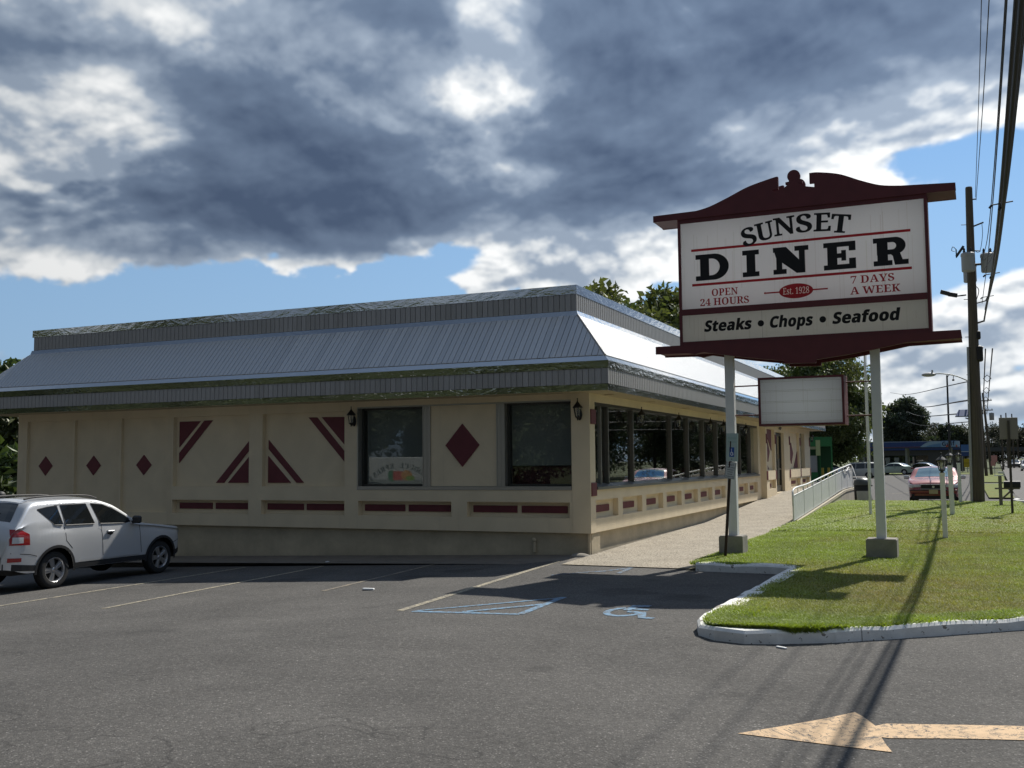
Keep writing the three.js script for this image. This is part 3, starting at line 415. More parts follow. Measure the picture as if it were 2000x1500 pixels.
  const door = part('door', mg([bx(0.02, 0.09, 0.62, 2.9, -21.34, -21.26), bx(0.02, 0.09, 0.62, 2.9, -22.29, -22.2), bx(0.02, 0.09, 0.62, 2.9, -20.52, -20.43), bx(0.02, 0.088, 2.78, 2.9, -22.2, -20.52), bx(0.02, 0.088, 0.62, 0.85, -22.2, -20.52), bx(0.02, 0.088, 1.45, 1.52, -22.2, -20.52)]), M.darkFrame, B);
  part('pane', bx(0.045, 0.052, 0.85, 2.78, -22.2, -20.52), M.glass, door); part('handle', [bar(V(0.13, 1.1, -21.2), V(0.13, 1.9, -21.2), 0.015), bar(V(0.13, 1.1, -21.4), V(0.13, 1.9, -21.4), 0.015)], M.aluminium, door);
  part('fish_ornament', [bar(V(0.24, 3.05, -21.0), V(0.24, 3.1, -21.6), 0.02), ball(0.09, 0.24, 3.07, -21.3, 0.3, 0.7, 1.8)], M.darkMetal, B);
  // interior seen through the glass
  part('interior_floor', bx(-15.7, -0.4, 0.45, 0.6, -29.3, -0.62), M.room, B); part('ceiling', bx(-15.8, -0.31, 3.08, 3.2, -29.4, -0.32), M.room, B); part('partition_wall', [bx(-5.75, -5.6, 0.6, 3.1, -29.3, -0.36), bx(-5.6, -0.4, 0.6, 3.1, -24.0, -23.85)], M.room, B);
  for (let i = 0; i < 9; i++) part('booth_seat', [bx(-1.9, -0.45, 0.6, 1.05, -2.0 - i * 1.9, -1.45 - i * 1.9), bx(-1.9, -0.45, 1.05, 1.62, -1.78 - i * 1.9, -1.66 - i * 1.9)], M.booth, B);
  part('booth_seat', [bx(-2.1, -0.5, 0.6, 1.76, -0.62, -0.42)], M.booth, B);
  // roof: core, chrome bands, metal siding
  const zB = -31.55, XL = (o) => -16.32 - o;
  const ring = (P) => { const pos = [], c = (o, y) => [V(o, y, o), V(o, y, zB - o), V(XL(o), y, zB - o), V(XL(o), y, o)], t = (a, b, d) => pos.push(a.x, a.y, a.z, b.x, b.y, b.z, d.x, d.y, d.z);
    P.forEach(([o, y], k) => { const [o2, y2] = P[(k + 1) % P.length], a = c(o, y), b = c(o2, y2); for (let i = 0; i < 4; i++) { const j = (i + 1) % 4; t(a[i], a[j], b[j]); t(a[i], b[j], b[i]); } });
    const g = new THREE.BufferGeometry(); g.setAttribute('position', new THREE.Float32BufferAttribute(pos, 3)); g.computeVertexNormals(); return uvm(g); };
  part('roof_core', [ring([[0.60, 3.35], [0.602, 3.80], [0.50, 3.89], [-0.37, 4.85], [-0.395, 4.95], [-0.395, 5.36], [-0.60, 5.36], [-0.60, 3.35]]), bx(XL(-0.6) , -0.59, 5.22, 5.3, zB + 0.59, -0.59)], M.sidingBack, B);
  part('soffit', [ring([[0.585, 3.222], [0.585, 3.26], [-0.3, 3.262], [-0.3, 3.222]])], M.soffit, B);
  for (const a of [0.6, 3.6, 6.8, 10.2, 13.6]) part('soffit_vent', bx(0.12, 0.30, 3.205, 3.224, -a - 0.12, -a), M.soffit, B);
  part('chrome_band', ring([[0.611, 3.219], [0.611, 3.345], [0.58, 3.348], [0.57, 3.219]]), M.chrome, B);
  part('chrome_band', ring([[0.631, 3.652], [0.632, 3.798], [0.60, 3.80], [0.60, 3.652]]), M.chrome, B);
  part('chrome_band', ring([[0.632, 3.799], [0.535, 3.903], [0.51, 3.885], [0.60, 3.79]]), M.chrome, B);
  part('chrome_band', ring([[-0.335, 4.852], [-0.362, 4.955], [-0.385, 4.955], [-0.37, 4.85]]), M.chrome, B);
  part('chrome_band', ring([[-0.365, 5.312], [-0.368, 5.50], [-0.44, 5.505], [-0.44, 5.30]]), M.chrome, B);
  const pitch = 0.127, gap = 0.013, near = [[], [], []], r = rng(19), rest = { parapet: [], fascia: [], roof: [] };
  const one = (x0, x1, kind) => kind === 0 ? bx(x0, x1, 3.35, 3.648, 0.604, 0.62) : kind === 1 ? bx(x0, x1, 4.962, 5.308, -0.392, -0.372) : null;
  const slope = (a0, a1, P) => { // P(along, offset, lift) ; trimmed by the hip
    const bO = 0.53, tO = -0.34, t0 = Math.max(tO, a0), t1 = Math.max(tO, a1), y = (o) => lerp(3.906, 4.848, (bO - o) / (bO - tO)); if (t0 > 0.5) return null;
    const q = [P(a0, bO, y(bO)), P(a1, bO, y(bO)), P(a1, t1, y(t1)), P(a0, t0, y(t0))]; return q; };
  const nF = Math.floor(16.9 / pitch);
  for (let i = 0; i < nF + 4; i++) {
    const x1 = 0.60 - i * pitch, x0 = x1 - pitch + gap;
    const mat = (k) => k[Math.floor(r() * 3)];
    if (x0 > XL(0.62)) { const g = one(x0, x1, 0); if (x0 > -8) part('fascia_panel', g, mat(M.siding), B); else rest.fascia.push(g); }
    const px1 = -0.375 - i * pitch, px0 = px1 - pitch + gap;
    if (px0 > XL(-0.37)) { const g = one(px0, px1, 1); if (px0 > -8) part('parapet_panel', g, mat(M.siding), B); else rest.parapet.push(g); }
    const s1 = 0.50 - i * pitch, s0 = s1 - pitch + gap;
    if (s0 > XL(0.3)) { const lx = XL(0) + (s0 < XL(-0.34) ? 0 : 0); const q = slope(s0, s1, (a, o, y) => V(a, y, o)); if (q && s0 > XL(-0.34)) { const g = hull(q, V(0, 0.010, 0.010)); if (s0 > -8) part('roof_panel', g, mat(M.roofPanel), B); else rest.roof.push(g); } else if (s0 <= XL(-0.34)) { const tO = Math.min(0.5, -(s0 - XL(0))), y = (o) => lerp(3.906, 4.848, (0.53 - o) / 0.87); rest.roof.push(hull([V(s0, y(0.53), 0.53), V(s1, y(0.53), 0.53), V(s1, y(Math.max(-0.34, XL(0) - s1)), Math.max(-0.34, XL(0) - s1)), V(s0, y(Math.max(-0.34, XL(0) - s0)), Math.max(-0.34, XL(0) - s0))], V(0, 0.01, 0.01))); } }
  }
  const nS = Math.floor(32.6 / pitch);
  for (let i = 0; i < nS; i++) {
    const gap = 0.032, z1 = 0.60 - i * pitch, z0 = z1 - pitch + gap;
    if (z0 > zB - 0.62) rest.fascia.push(bx(0.604, 0.62, 3.35, 3.648, z0, z1));
    const p1 = -0.375 - i * pitch, p0 = p1 - pitch + gap; if (p0 > zB + 0.37) rest.parapet.push(bx(-0.392, -0.372, 4.962, 5.308, p0, p1));
    const s1 = 0.50 - i * pitch, s0 = s1 - pitch + gap;
    if (s0 > zB + 0.3) { const q = slope(s0, s1, (a, o, y) => V(o, y, a)); if (q) rest.roof.push(hull(q, V(0.010, 0.010, 0))); }
  }
  for (const [n, k, m] of [['fascia_panel', 'fascia', M.siding[1]], ['parapet_panel', 'parapet', M.siding[0]], ['roof_panel', 'roof', M.roofPanel[1]]]) part(n + '_run', rest[k], m, B).userData.kind = 'stuff';
  part('corner_trim', [bx(0.604, 0.626, 3.349, 3.651, 0.598, 0.626), bx(-0.395, -0.369, 4.96, 5.311, -0.395, -0.369), bar(V(0.545, 3.91, 0.545), V(-0.335, 4.865, -0.335), 0.022)], M.siding[2], B);
}

// wall lanterns
{
  const make = (label) => {
    const t = thing('wall_lantern', label, 'wall lantern', [0, 0, 0], 0, 'black lanterns on the diner walls');   // faces +z, origin at the backplate
    part('backplate', [uvm(new THREE.SphereGeometry(0.055, 14, 10).scale(1, 2.1, 0.45).translate(0, 0, 0.012)), tube([V(0, -0.04, 0.02), V(0, -0.09, 0.08), V(0, -0.085, 0.125), V(0, -0.05, 0.13)], 0.012)], M.black, t);
    const cage = []; for (let i = 0; i < 6; i++) { const a = i / 6 * TAU, c = Math.cos(a), s = Math.sin(a); cage.push(bar(V(c * 0.045, -0.05, 0.13 + s * 0.045), V(c * 0.082, 0.14, 0.13 + s * 0.082), 0.0075, 5)); }
    cage.push(lathe([[0, -0.125], [0.012, -0.115], [0.016, -0.09], [0.03, -0.07], [0.052, -0.055], [0.052, -0.045], [0, -0.045]], 12).translate(0, 0, 0.13));
    part('cage', cage, M.black, t);
    part('glass', uvm(new THREE.CylinderGeometry(0.076, 0.040, 0.185, 6, 1, true).rotateY(Math.PI / 6).translate(0, 0.045, 0.13)), M.lampGlass, t);
    part('cap', [lathe([[0, 0.30], [0.010, 0.285], [0.012, 0.26], [0.02, 0.25], [0.03, 0.232], [0.055, 0.20], [0.088, 0.16], [0.100, 0.14], [0.098, 0.13], [0, 0.135]], 12).translate(0, 0, 0.13), ball(0.014, 0, 0.31, 0.13)], M.black, t);
    return t;
  };
  const a = make('black wall lantern on the corner pier of the diner'); a.position.set(X0 - 0.19, 2.79, Z0 + 0.016);
  copy(a, [X0 - 5.52, 2.79, Z0 + 0.002], 0, 'black wall lantern between the maroon stripes and the left window');
  const L = ['first black lantern along the side windows from the corner', 'second black lantern along the side windows from the corner', 'third black lantern along the side windows, left of the sign post', 'black lantern on the side windows right behind the left sign post', 'black lantern at the far end of the side windows before the entrance', 'black lantern on the far right end of the diner side'];
  [[0.0, 3.17], [0.0, 6.45], [0.0, 9.98], [0.0, 11.72], [0.0, 15.13], [0.2, 29.45]].forEach(([x, z], i) => copy(a, [X0 + x, 2.76, Z0 - z], Math.PI / 2, L[i]));
}

// ---------------------------------------------------------------- canvases for flat print
function print(w, h, draw, mat = {}) { const c = document.createElement('canvas'); c.width = w; c.height = h; const g = c.getContext('2d'); draw(g, w, h); const t = new THREE.CanvasTexture(c); t.colorSpace = THREE.SRGBColorSpace; return std({ map: t, roughness: 0.5, ...mat }); }
const acrylic = (w, h, draw) => { const m = print(w, h, draw); return phy({ map: m.map, roughness: 1, transmission: 0.62, thickness: 0, ior: 1.35 }); };
function sheetFace(w, h) { return new THREE.PlaneGeometry(w, h).toNonIndexed(); }
function face(w, h, mat, z = 0) { const g = new THREE.BoxGeometry(w, h, 0.02).translate(0, 0, z - 0.01), n = g.toNonIndexed(), p = n.attributes.position, uv = n.attributes.uv; for (let i = 0; i < p.count; i++) uv.setXY(i, p.getX(i) / w + 0.5, p.getY(i) / h + 0.5); return n; }
const grime = (g, w, h, seed, n = 40) => { const r = rng(seed); for (let i = 0; i < n; i++) { const x = r() * w; g.fillStyle = `rgba(${90 + r() * 40 | 0},${85 + r() * 35 | 0},75,${0.03 + r() * 0.07})`; g.fillRect(x, r() * h * 0.4, 2 + r() * 7, h * (0.2 + 0.8 * r())); } for (let i = 0; i < n * 12; i++) { g.fillStyle = `rgba(70,65,58,${r() * 0.12})`; g.fillRect(r() * w, r() * h, 1 + r() * 3, 1 + r() * 4); } };

// ---------------------------------------------------------------- roadside sign
{
  const ZF = -18.75, ZB = -19.42, S = thing('diner_sign', 'tall two-post roadside diner sign with white faces and maroon frame', 'sign', [-2.68, 0.1, -19.08]);
  const L = (g) => g.translate(2.68, -0.1, 19.08), T = (name, l, m, parent = S) => part(name, L(mg(l)), m, parent);
  for (const [x, f0, f1] of [[-4.03, -4.27, -3.83], [-1.44, -1.69, -1.18]]) {
    T('post', [bx(x - 0.08, x + 0.08, 0.38, 3.95, -19.16, -19.0)], M.whitePaint);
    T('footing', [hull([V(f0, -0.1, -18.87), V(f1, -0.1, -18.87), V(f1, -0.1, -19.33), V(f0, -0.1, -19.33)], V(0, 0.545, 0)), hull([V(f0 + 0.015, 0.444, -18.885), V(f1 - 0.015, 0.444, -18.885), V(f1 - 0.015, 0.444, -19.315), V(f0 + 0.015, 0.444, -19.315)], V(0, 0.015, 0))], M.footing);
  }
  // frame
  T('frame', [bx(-4.887, -4.832, 4.02, 6.43, ZB, ZF), bx(-0.527, -0.473, 4.02, 6.43, ZB, ZF), bx(-4.83, -0.53, 4.585, 4.702, ZB + 0.003, ZF - 0.003), bx(-4.83, -0.53, 6.347, 6.43, ZB + 0.003, ZF - 0.003), bx(-4.83, -0.53, 4.0, 4.083, ZB + 0.003, ZF - 0.003)], M.signRed);
  T('cabinet_lining', [bx(-4.831, -4.828, 4.084, 6.346, ZB + 0.03, ZF - 0.03), bx(-0.532, -0.529, 4.084, 6.346, ZB + 0.03, ZF - 0.03)], M.whitePaint);
  const red = '#8a1f27', ink = '#14161a', W = 4.305, H = 1.645, K = 440;
  const upper = acrylic(Math.round(W * K), Math.round(H * K), (g, w, h) => {
    g.fillStyle = '#e3e5e7'; g.fillRect(0, 0, w, h); grime(g, w, h, 3, 50);
    const X = (x) => (x + 4.832) * K, Y = (y) => (6.347 - y) * K;
    g.fillStyle = red; g.fillRect(X(-4.633), Y(5.838), X(-0.757) - X(-4.633), 0.046 * K); g.fillRect(X(-4.63), Y(5.175), X(-0.757) - X(-4.63), 0.046 * K);
    // DINER in slab capitals
    g.fillStyle = ink; const R = (x0, x1, y0, y1) => g.fillRect(X(x0), Y(y1), X(x1) - X(x0), Y(y0) - Y(y1)), b = 5.228, t = 5.722, sl = 0.088;
    const path = (pts) => { g.beginPath(); pts.forEach(([x, y], i) => (i ? g.lineTo(X(x), Y(y)) : g.moveTo(X(x), Y(y)))); g.closePath(); g.fill(); };
    const bowl = (x0, x1, y0, y1, hole) => { const ry = (y1 - y0) / 2, rx = Math.min(x1 - x0, ry * 1.15); g.beginPath(); g.moveTo(X(x0), Y(y0)); g.lineTo(X(x1 - rx), Y(y0)); g.ellipse(X(x1 - rx), Y((y0 + y1) / 2), rx * K, ry * K, 0, Math.PI / 2, -Math.PI / 2, true); g.lineTo(X(x0), Y(y1)); g.closePath(); if (hole) { const [hx0, hx1, hy0, hy1] = hole, hry = (hy1 - hy0) / 2, hrx = Math.min(hx1 - hx0, hry * 1.0); g.moveTo(X(hx0), Y(hy0)); g.lineTo(X(hx0), Y(hy1)); g.lineTo(X(hx1 - hrx), Y(hy1)); g.ellipse(X(hx1 - hrx), Y((hy0 + hy1) / 2), hrx * K, hry * K, 0, -Math.PI / 2, Math.PI / 2); g.closePath(); } g.fill('evenodd'); };
    bowl(-4.47, -3.93, b, t, [-4.30, -4.10, b + sl, t - sl]); R(-4.555, -4.40, b, b + sl); R(-4.555, -4.40, t - sl, t);
    R(-3.60, -3.44, b, t); R(-3.675, -3.37, b, b + sl); R(-3.675, -3.37, t - sl, t);
    R(-3.06, -2.955, b, t); R(-3.115, -2.88, b, b + sl); path([[-3.115, t], [-2.88, t], [-2.58, b + 0.16], [-2.58, b], [-2.70, b], [-3.06, t - 0.2]]); R(-2.655, -2.55, b, t); R(-2.73, -2.485, t - sl, t); R(-3.115, -2.95, t - sl, t);
    R(-2.16, -1.99, b, t); R(-2.225, -1.675, b, b + sl); R(-2.225, -1.675, t - sl, t); R(-1.79, -1.675, b, b + 0.19); R(-1.79, -1.675, t - 0.17, t); R(-2.0, -1.84, (b + t) / 2 - 0.042, (b + t) / 2 + 0.042); R(-1.92, -1.84, (b + t) / 2 - 0.095, (b + t) / 2 + 0.095);
    bowl(-1.32, -0.845, b + 0.19, t, [-1.14, -1.0, b + 0.19 + sl, t - sl]); R(-1.315, -1.14, b, t); R(-1.38, -1.07, b, b + sl); R(-1.38, -1.25, t - sl, t); path([[-1.10, b + 0.24], [-0.95, b + 0.24], [-0.90, b + sl], [-0.805, b + sl], [-0.805, b], [-1.03, b], [-1.06, b + 0.16], [-1.10, b + 0.20]]);
    // SUNSET on an arch
    const word = [['S', -3.545, 5.985, 0.30, -0.24], ['U', -3.255, 6.055, 0.34, -0.16], ['N', -2.90, 6.115, 0.40, -0.07], ['S', -2.545, 6.13, 0.32, 0.0], ['E', -2.225, 6.115, 0.32, 0.06], ['T', -1.915, 6.055, 0.34, 0.15]];
    g.textAlign = 'center'; g.textBaseline = 'alphabetic'; g.font = `bold ${0.46 * K}px serif`;
    for (const [ch, x, y, wd, a] of word) { const m = g.measureText(ch).width; g.save(); g.translate(X(x), Y(y)); g.rotate(a); g.scale(wd * K / m, 1); g.fillText(ch, 0, 0.165 * K); g.lineWidth = 0.008 * K; g.strokeStyle = ink; g.strokeText(ch, 0, 0.165 * K); g.restore(); }
    const fit = (s, x0, x1, y, cap, font, color) => { g.save(); g.font = font; g.fillStyle = color; g.textAlign = 'left'; const m = g.measureText(s).width; g.translate(X(x0), Y(y)); g.scale((X(x1) - X(x0)) / m, 1); g.fillText(s, 0, 0); g.restore(); };
    const sf = `bold ${0.185 * K}px serif`;
    fit('OPEN', -4.27, -3.77, 4.92, 0.13, sf, red); fit('24 HOURS', -4.49, -3.565, 4.745, 0.13, sf, red); fit('7 DAYS', -1.785, -1.04, 4.955, 0.13, sf, red); fit('A WEEK', -1.79, -0.955, 4.76, 0.13, sf, red);
    g.fillStyle = red; g.beginPath(); g.ellipse(X(-2.725), Y(4.9), 0.30 * K, 0.135 * K, 0, 0, TAU); g.fill(); g.fillRect(X(-3.28), Y(4.912), 0.3 * K, 0.026 * K); g.fillRect(X(-2.45), Y(4.912), 0.28 * K, 0.026 * K); g.beginPath(); g.arc(X(-3.28), Y(4.9), 0.018 * K, 0, TAU); g.fill();
    fit('Est. 1928', -2.96, -2.49, 4.845, 0.11, `${0.165 * K}px serif`, '#d9d6d0');
  });
  const lower = acrylic(Math.round(W * K), Math.round(0.50 * K), (g, w, h) => {
    g.fillStyle = '#dcdcd6'; g.fillRect(0, 0, w, h); grime(g, w, h, 9, 40); g.fillStyle = 'rgba(235,235,230,0.8)'; g.fillRect((4.832 - 3.36) * K, h * 0.62, 3, h * 0.38); g.fillStyle = 'rgba(80,80,78,0.5)'; g.fillRect((4.832 - 3.355) * K + 2, 0, 2, h);
    const X = (x) => (x + 4.832) * K, Y = (y) => (4.585 - y) * K; g.fillStyle = ink; g.strokeStyle = ink; g.textBaseline = 'alphabetic';
    const it = (s, x0, x1, y) => { g.save(); g.font = `bold ${0.275 * K}px sans-serif`; const m = g.measureText(s).width; g.translate(X(x0), Y(y)); g.transform((X(x1) - X(x0) - 0.03 * K) / m, 0, -0.17, 1, 0, 0); g.lineWidth = 0.014 * K; g.lineJoin = 'round'; g.fillText(s, 0, 0); g.strokeText(s, 0, 0); g.restore(); };
    it('Steaks', -4.43, -3.52, 4.262); it('Chops', -3.23, -2.43, 4.262); it('Seafood', -2.12, -0.96, 4.262);
    for (const x of [-3.37, -2.275]) { g.beginPath(); g.arc(X(x), Y(4.35), 0.057 * K, 0, TAU); g.fill(); }
  });
  part('sign_face', sheetFace(W, H).translate(2.68 - 2.68, 5.5245 - 0.1, 19.08 + ZF - 0.012), upper, S, 'white sign face reading SUNSET DINER in black');
  part('sign_face', sheetFace(W, 0.502).translate(2.68 - 2.68, 4.334 - 0.1, 19.08 + ZF - 0.012), lower, S, 'white lower sign face reading Steaks Chops Seafood');
  part('sign_face', sheetFace(W, H).rotateY(Math.PI).translate(0, 5.4245, 19.08 + ZB + 0.012), upper, S); part('sign_face', sheetFace(W, 0.502).rotateY(Math.PI).translate(0, 4.234, 19.08 + ZB + 0.012), lower, S);
  // pediment boards, front and rear, with the ball between
  const curve = (pts) => new THREE.SplineCurve(pts.map((p) => new THREE.Vector2(...p))).getPoints(24).map((p) => [p.x, p.y]);
  const lc = curve([[-4.516, 6.564], [-4.27, 6.615], [-3.929, 6.743], [-3.543, 6.906], [-3.165, 7.004], [-3.007, 7.037]]), rc = curve([[-2.419, 7.03], [-2.253, 7.023], [-1.9, 6.945], [-1.557, 6.79], [-1.218, 6.662], [-0.881, 6.612]]);
  const cx = [-2.70, 6.99];
  const disc = []; for (let i = 0; i <= 22; i++) { const a = -0.9 - (i / 22) * (TAU - 1.34) + 0.0; disc.push([cx[0] + 0.115 * Math.cos(-a - Math.PI), cx[1] + 0.115 * Math.sin(-a - Math.PI)]); }
  const outline = [[-5.355, 6.43], [-5.355, 6.552], ...lc, [-2.979, 7.03], [-2.979, 6.80], [-3.09, 6.80], [-3.075, 6.76], [-2.89, 6.80], [-2.80, 6.87], [-2.85, 6.87], [-2.85, 6.91], [-2.788, 6.918]];
  for (let i = 0; i <= 18; i++) { const a = Math.PI * 1.22 - (i / 18) * Math.PI * 1.44; outline.push([cx[0] + 0.115 * Math.cos(a), cx[1] + 0.02 + 0.115 * Math.sin(a)]); }
  outline.push([-2.55, 6.91], [-2.55, 6.87], [-2.60, 6.87], [-2.52, 6.80], [-2.33, 6.76], [-2.33, 6.84], [-2.424, 6.84], [-2.424, 7.03], ...rc, [-0.01, 6.56], [-0.005, 6.43]);
  T('pediment', [ext(poly(outline), 0.07, [], ZF - 0.075 + 0.03)], M.signRed);
  T('pediment', [ext(poly(outline), 0.07, [], ZB - 0.03)], M.signRed);
  T('top_board', [bx(-5.35, -0.012, 6.433, 6.55, ZB + 0.045, ZF - 0.05)], M.signRed);
  const bot = [[-5.356, 4.02], [-5.358, 3.877], [-4.728, 3.863], [-4.66, 3.85], [-4.60, 3.835], [-4.50, 3.86], [-4.42, 3.868], [-4.052, 3.80], [-3.611, 3.725], [-2.97, 3.635], [-2.97, 3.584], [-2.407, 3.572], [-2.405, 3.63], [-1.834, 3.695], [-1.277, 3.785], [-0.882, 3.855], [-0.007, 3.875], [-0.024, 4.02]];
  T('bottom_board', [ext(poly(bot), 0.07, [], ZF - 0.045)], M.signRed);
  T('bottom_board', [ext(poly(bot), 0.07, [], ZB - 0.03)], M.signRed);
  T('bottom_board', [bx(-5.35, -0.03, 3.90, 4.018, ZB + 0.045, ZF - 0.05)], M.signRed);
  // blank reader board hung between the posts
  const D = thing('reader_board', 'blank white message board with maroon frame hung between the sign posts', 'sign', [-2.70, 2.46, -19.05]), LB = (g) => g.translate(2.70, -2.46, 19.05);
  part('frame', LB(mg([bx(-3.454, -3.412, 2.462, 3.346, -19.32, -18.74), bx(-1.992, -1.95, 2.462, 3.346, -19.32, -18.74), bx(-3.412, -1.992, 2.463, 2.503, -19.318, -18.742), bx(-3.412, -1.992, 3.305, 3.345, -19.318, -18.742)])), M.signRed, D);
  const blank = acrylic(640, 360, (g, w, h) => { g.fillStyle = '#d3d8db'; g.fillRect(0, 0, w, h); grime(g, w, h, 19, 14); });
  part('message_panel', LB(sheetFace(1.42, 0.802).translate(-2.702, 2.904, -18.76)), blank, D); part('message_panel', LB(sheetFace(1.42, 0.802).rotateY(Math.PI).translate(-2.702, 2.904, -19.30)), blank, D);
  for (const y of [2.53, 2.69, 2.89, 3.09, 3.27]) part('letter_track', LB(mg([bx(-3.40, -2.0, y - 0.012, y - 0.006, -18.762, -18.752), bx(-3.40, -2.0, y + 0.012, y + 0.018, -18.762, -18.752)])), M.lampGlass, D);
  for (const [y, x0, x1, a] of [[3.227, -3.95, -3.45, 0], [2.68, -3.95, -3.43, 0], [3.23, -1.955, -1.52, 0], [2.625, -1.96, -1.52, 0]]) part('support_rod', LB(bar(V(x0, y, -19.08), V(x1, y + (x0 < -3 ? 0.004 : 0), -19.08), 0.013)), M.signRed, D);
}

// accessible parking sign on a leaning brown post
{
  const t = thing('parking_sign', 'leaning brown post with blue wheelchair sign in front of the left sign post', 'sign', [-4.05, 0.05, -18.33]);
  const top = V(0.21, 2.3, 0.09);
  part('post', [bar(V(0, -0.1, 0), top.clone().multiplyScalar(0.93), 0.028, 6)], std({ color: C(0.035, 0.018, 0.014), roughness: 0.8 }), t);
  const fig = (g, x, y, s) => { g.strokeStyle = '#e8ecef'; g.lineWidth = s * 0.11; g.beginPath(); g.arc(x, y + s * 0.18, s * 0.24, -0.6, 3.9); g.stroke(); g.beginPath(); g.moveTo(x - s * 0.05, y - s * 0.25); g.lineTo(x, y + s * 0.1); g.lineTo(x + s * 0.2, y + s * 0.1); g.lineTo(x + s * 0.3, y + s * 0.4); g.stroke(); g.fillStyle = '#e8ecef'; g.beginPath(); g.arc(x - s * 0.06, y - s * 0.37, s * 0.075, 0, TAU); g.fill(); };
  const a = print(240, 380, (g, w, h) => { g.fillStyle = '#a9bdb8'; g.fillRect(0, 0, w, h); g.fillStyle = '#8fb0a6'; g.font = 'bold 38px sans-serif'; g.textAlign = 'center'; g.fillText('RESERVED', w / 2, 80); g.fillText('PARKING', w / 2, 130); g.fillStyle = '#1c4f9c'; g.fillRect(70, 190, 105, 130); fig(g, 122, 255, 105); g.fillStyle = '#556'; g.fillRect(105, 345, 30, 10); grime(g, w, h, 7, 10); });
  const b = print(220, 270, (g, w, h) => { g.fillStyle = '#b9bfbd'; g.fillRect(0, 0, w, h); g.strokeStyle = '#3a3d3f'; g.lineWidth = 6; g.strokeRect(8, 8, w - 16, h - 16); g.fillStyle = '#2c2f31'; g.font = 'bold 34px sans-serif'; g.textAlign = 'center'; g.fillText('PENALTY', w / 2, 58); g.font = 'bold 25px sans-serif'; ['$250 1ST OFFENSE', 'SUBSEQUENT', 'OFFENSES', '$250 MIN', 'TOW AWAY ZONE'].forEach((s, i) => { const m = g.measureText(s).width; g.save(); g.translate(w / 2, 98 + i * 36); g.scale(Math.min(1, 180 / m), 1); g.fillText(s, 0, 0); g.restore(); }); });
  const put = (g, y, rx, rz) => g.rotateY(-0.55).rotateZ(rz).translate(0.10 * y - 0.0, y, 0.036 * y + 0.045);
  part('sign_plate', put(face(0.27, 0.50, a), 2.03, 0, -0.04), a, t, 'white sign plate with a blue wheelchair square'); part('sign_plate', put(face(0.235, 0.30, b), 1.62, 0, -0.14), b, t, 'small grey plate with penalty lines');
}

// white lamp posts along the lawn, flagpole
{
  const make = (label) => { const t = thing('lamp_post', label, 'lamp post', [0, 0, 0], 0, 'white lamp posts on the lawn');
    part('post', [bx(-0.05, 0.05, -0.1, 1.38, -0.05, 0.05), bx(-0.06, 0.06, 1.36, 1.40, -0.06, 0.06)], M.whitePaint, t);
    const cage = []; for (let i = 0; i < 6; i++) { const a = i / 6 * TAU, c = Math.cos(a), s = Math.sin(a); cage.push(bar(V(c * 0.055, 1.46, s * 0.055), V(c * 0.10, 1.66, s * 0.10), 0.008, 5)); }
    cage.push(lathe([[0, 1.40], [0.04, 1.40], [0.03, 1.43], [0.065, 1.45], [0.065, 1.47], [0, 1.47]], 12), lathe([[0, 1.80], [0.012, 1.79], [0.02, 1.75], [0.06, 1.72], [0.11, 1.675], [0.12, 1.655], [0, 1.655]], 12), ball(0.016, 0, 1.815, 0)); part('lantern_frame', cage, M.darkMetal, t);
    part('bulb', [cyl(0.035, 0.03, 1.46, 1.60, 0, 0, 12)], M.whitePaint, t); part('glass', uvm(new THREE.CylinderGeometry(0.095, 0.052, 0.19, 6, 1, true).rotateY(Math.PI / 6).translate(0, 1.56, 0)), M.lampGlass, t); return t; };
  const a = make('nearest of the three white lamp posts with a lantern on the lawn'); a.position.set(-0.50, LAWN(-0.5, -23.5), -23.5); a.rotation.z = 0.012;
  copy(a, [-0.45, LAWN(-0.45, -30.6), -30.6], 0.3, 'middle of the three white lamp posts with a lantern'); copy(a, [-0.29, LAWN(-0.29, -38.0), -38.0], 0.1, 'farthest of the three white lamp posts, in front of the red car');
  const f = thing('flagpole', 'thin white flagpole rising behind the big sign', 'flagpole', [-2.6, LAWN(-2.6, -30.8), -30.8]);
  part('pole', [bar(V(0, -0.2, 0), V(0, 3.6, 0.05), 0.042, 10, 0.036), bar(V(0, 3.6, 0.05), V(0, 6.4, 0.09), 0.034, 10, 0.024)], M.whitePaint, f); part('pole_cap', ball(0.05, 0, 6.43, 0.09), M.galv, f); part('rope_cleat', bx(-0.06, -0.03, 2.6, 2.75, -0.02, 0.02), M.darkMetal, f); part('rope', [bar(V(0.05, 0.9, 0.02), V(0.05, 6.3, 0.11), 0.006, 5)], M.whitePaint, f);
}

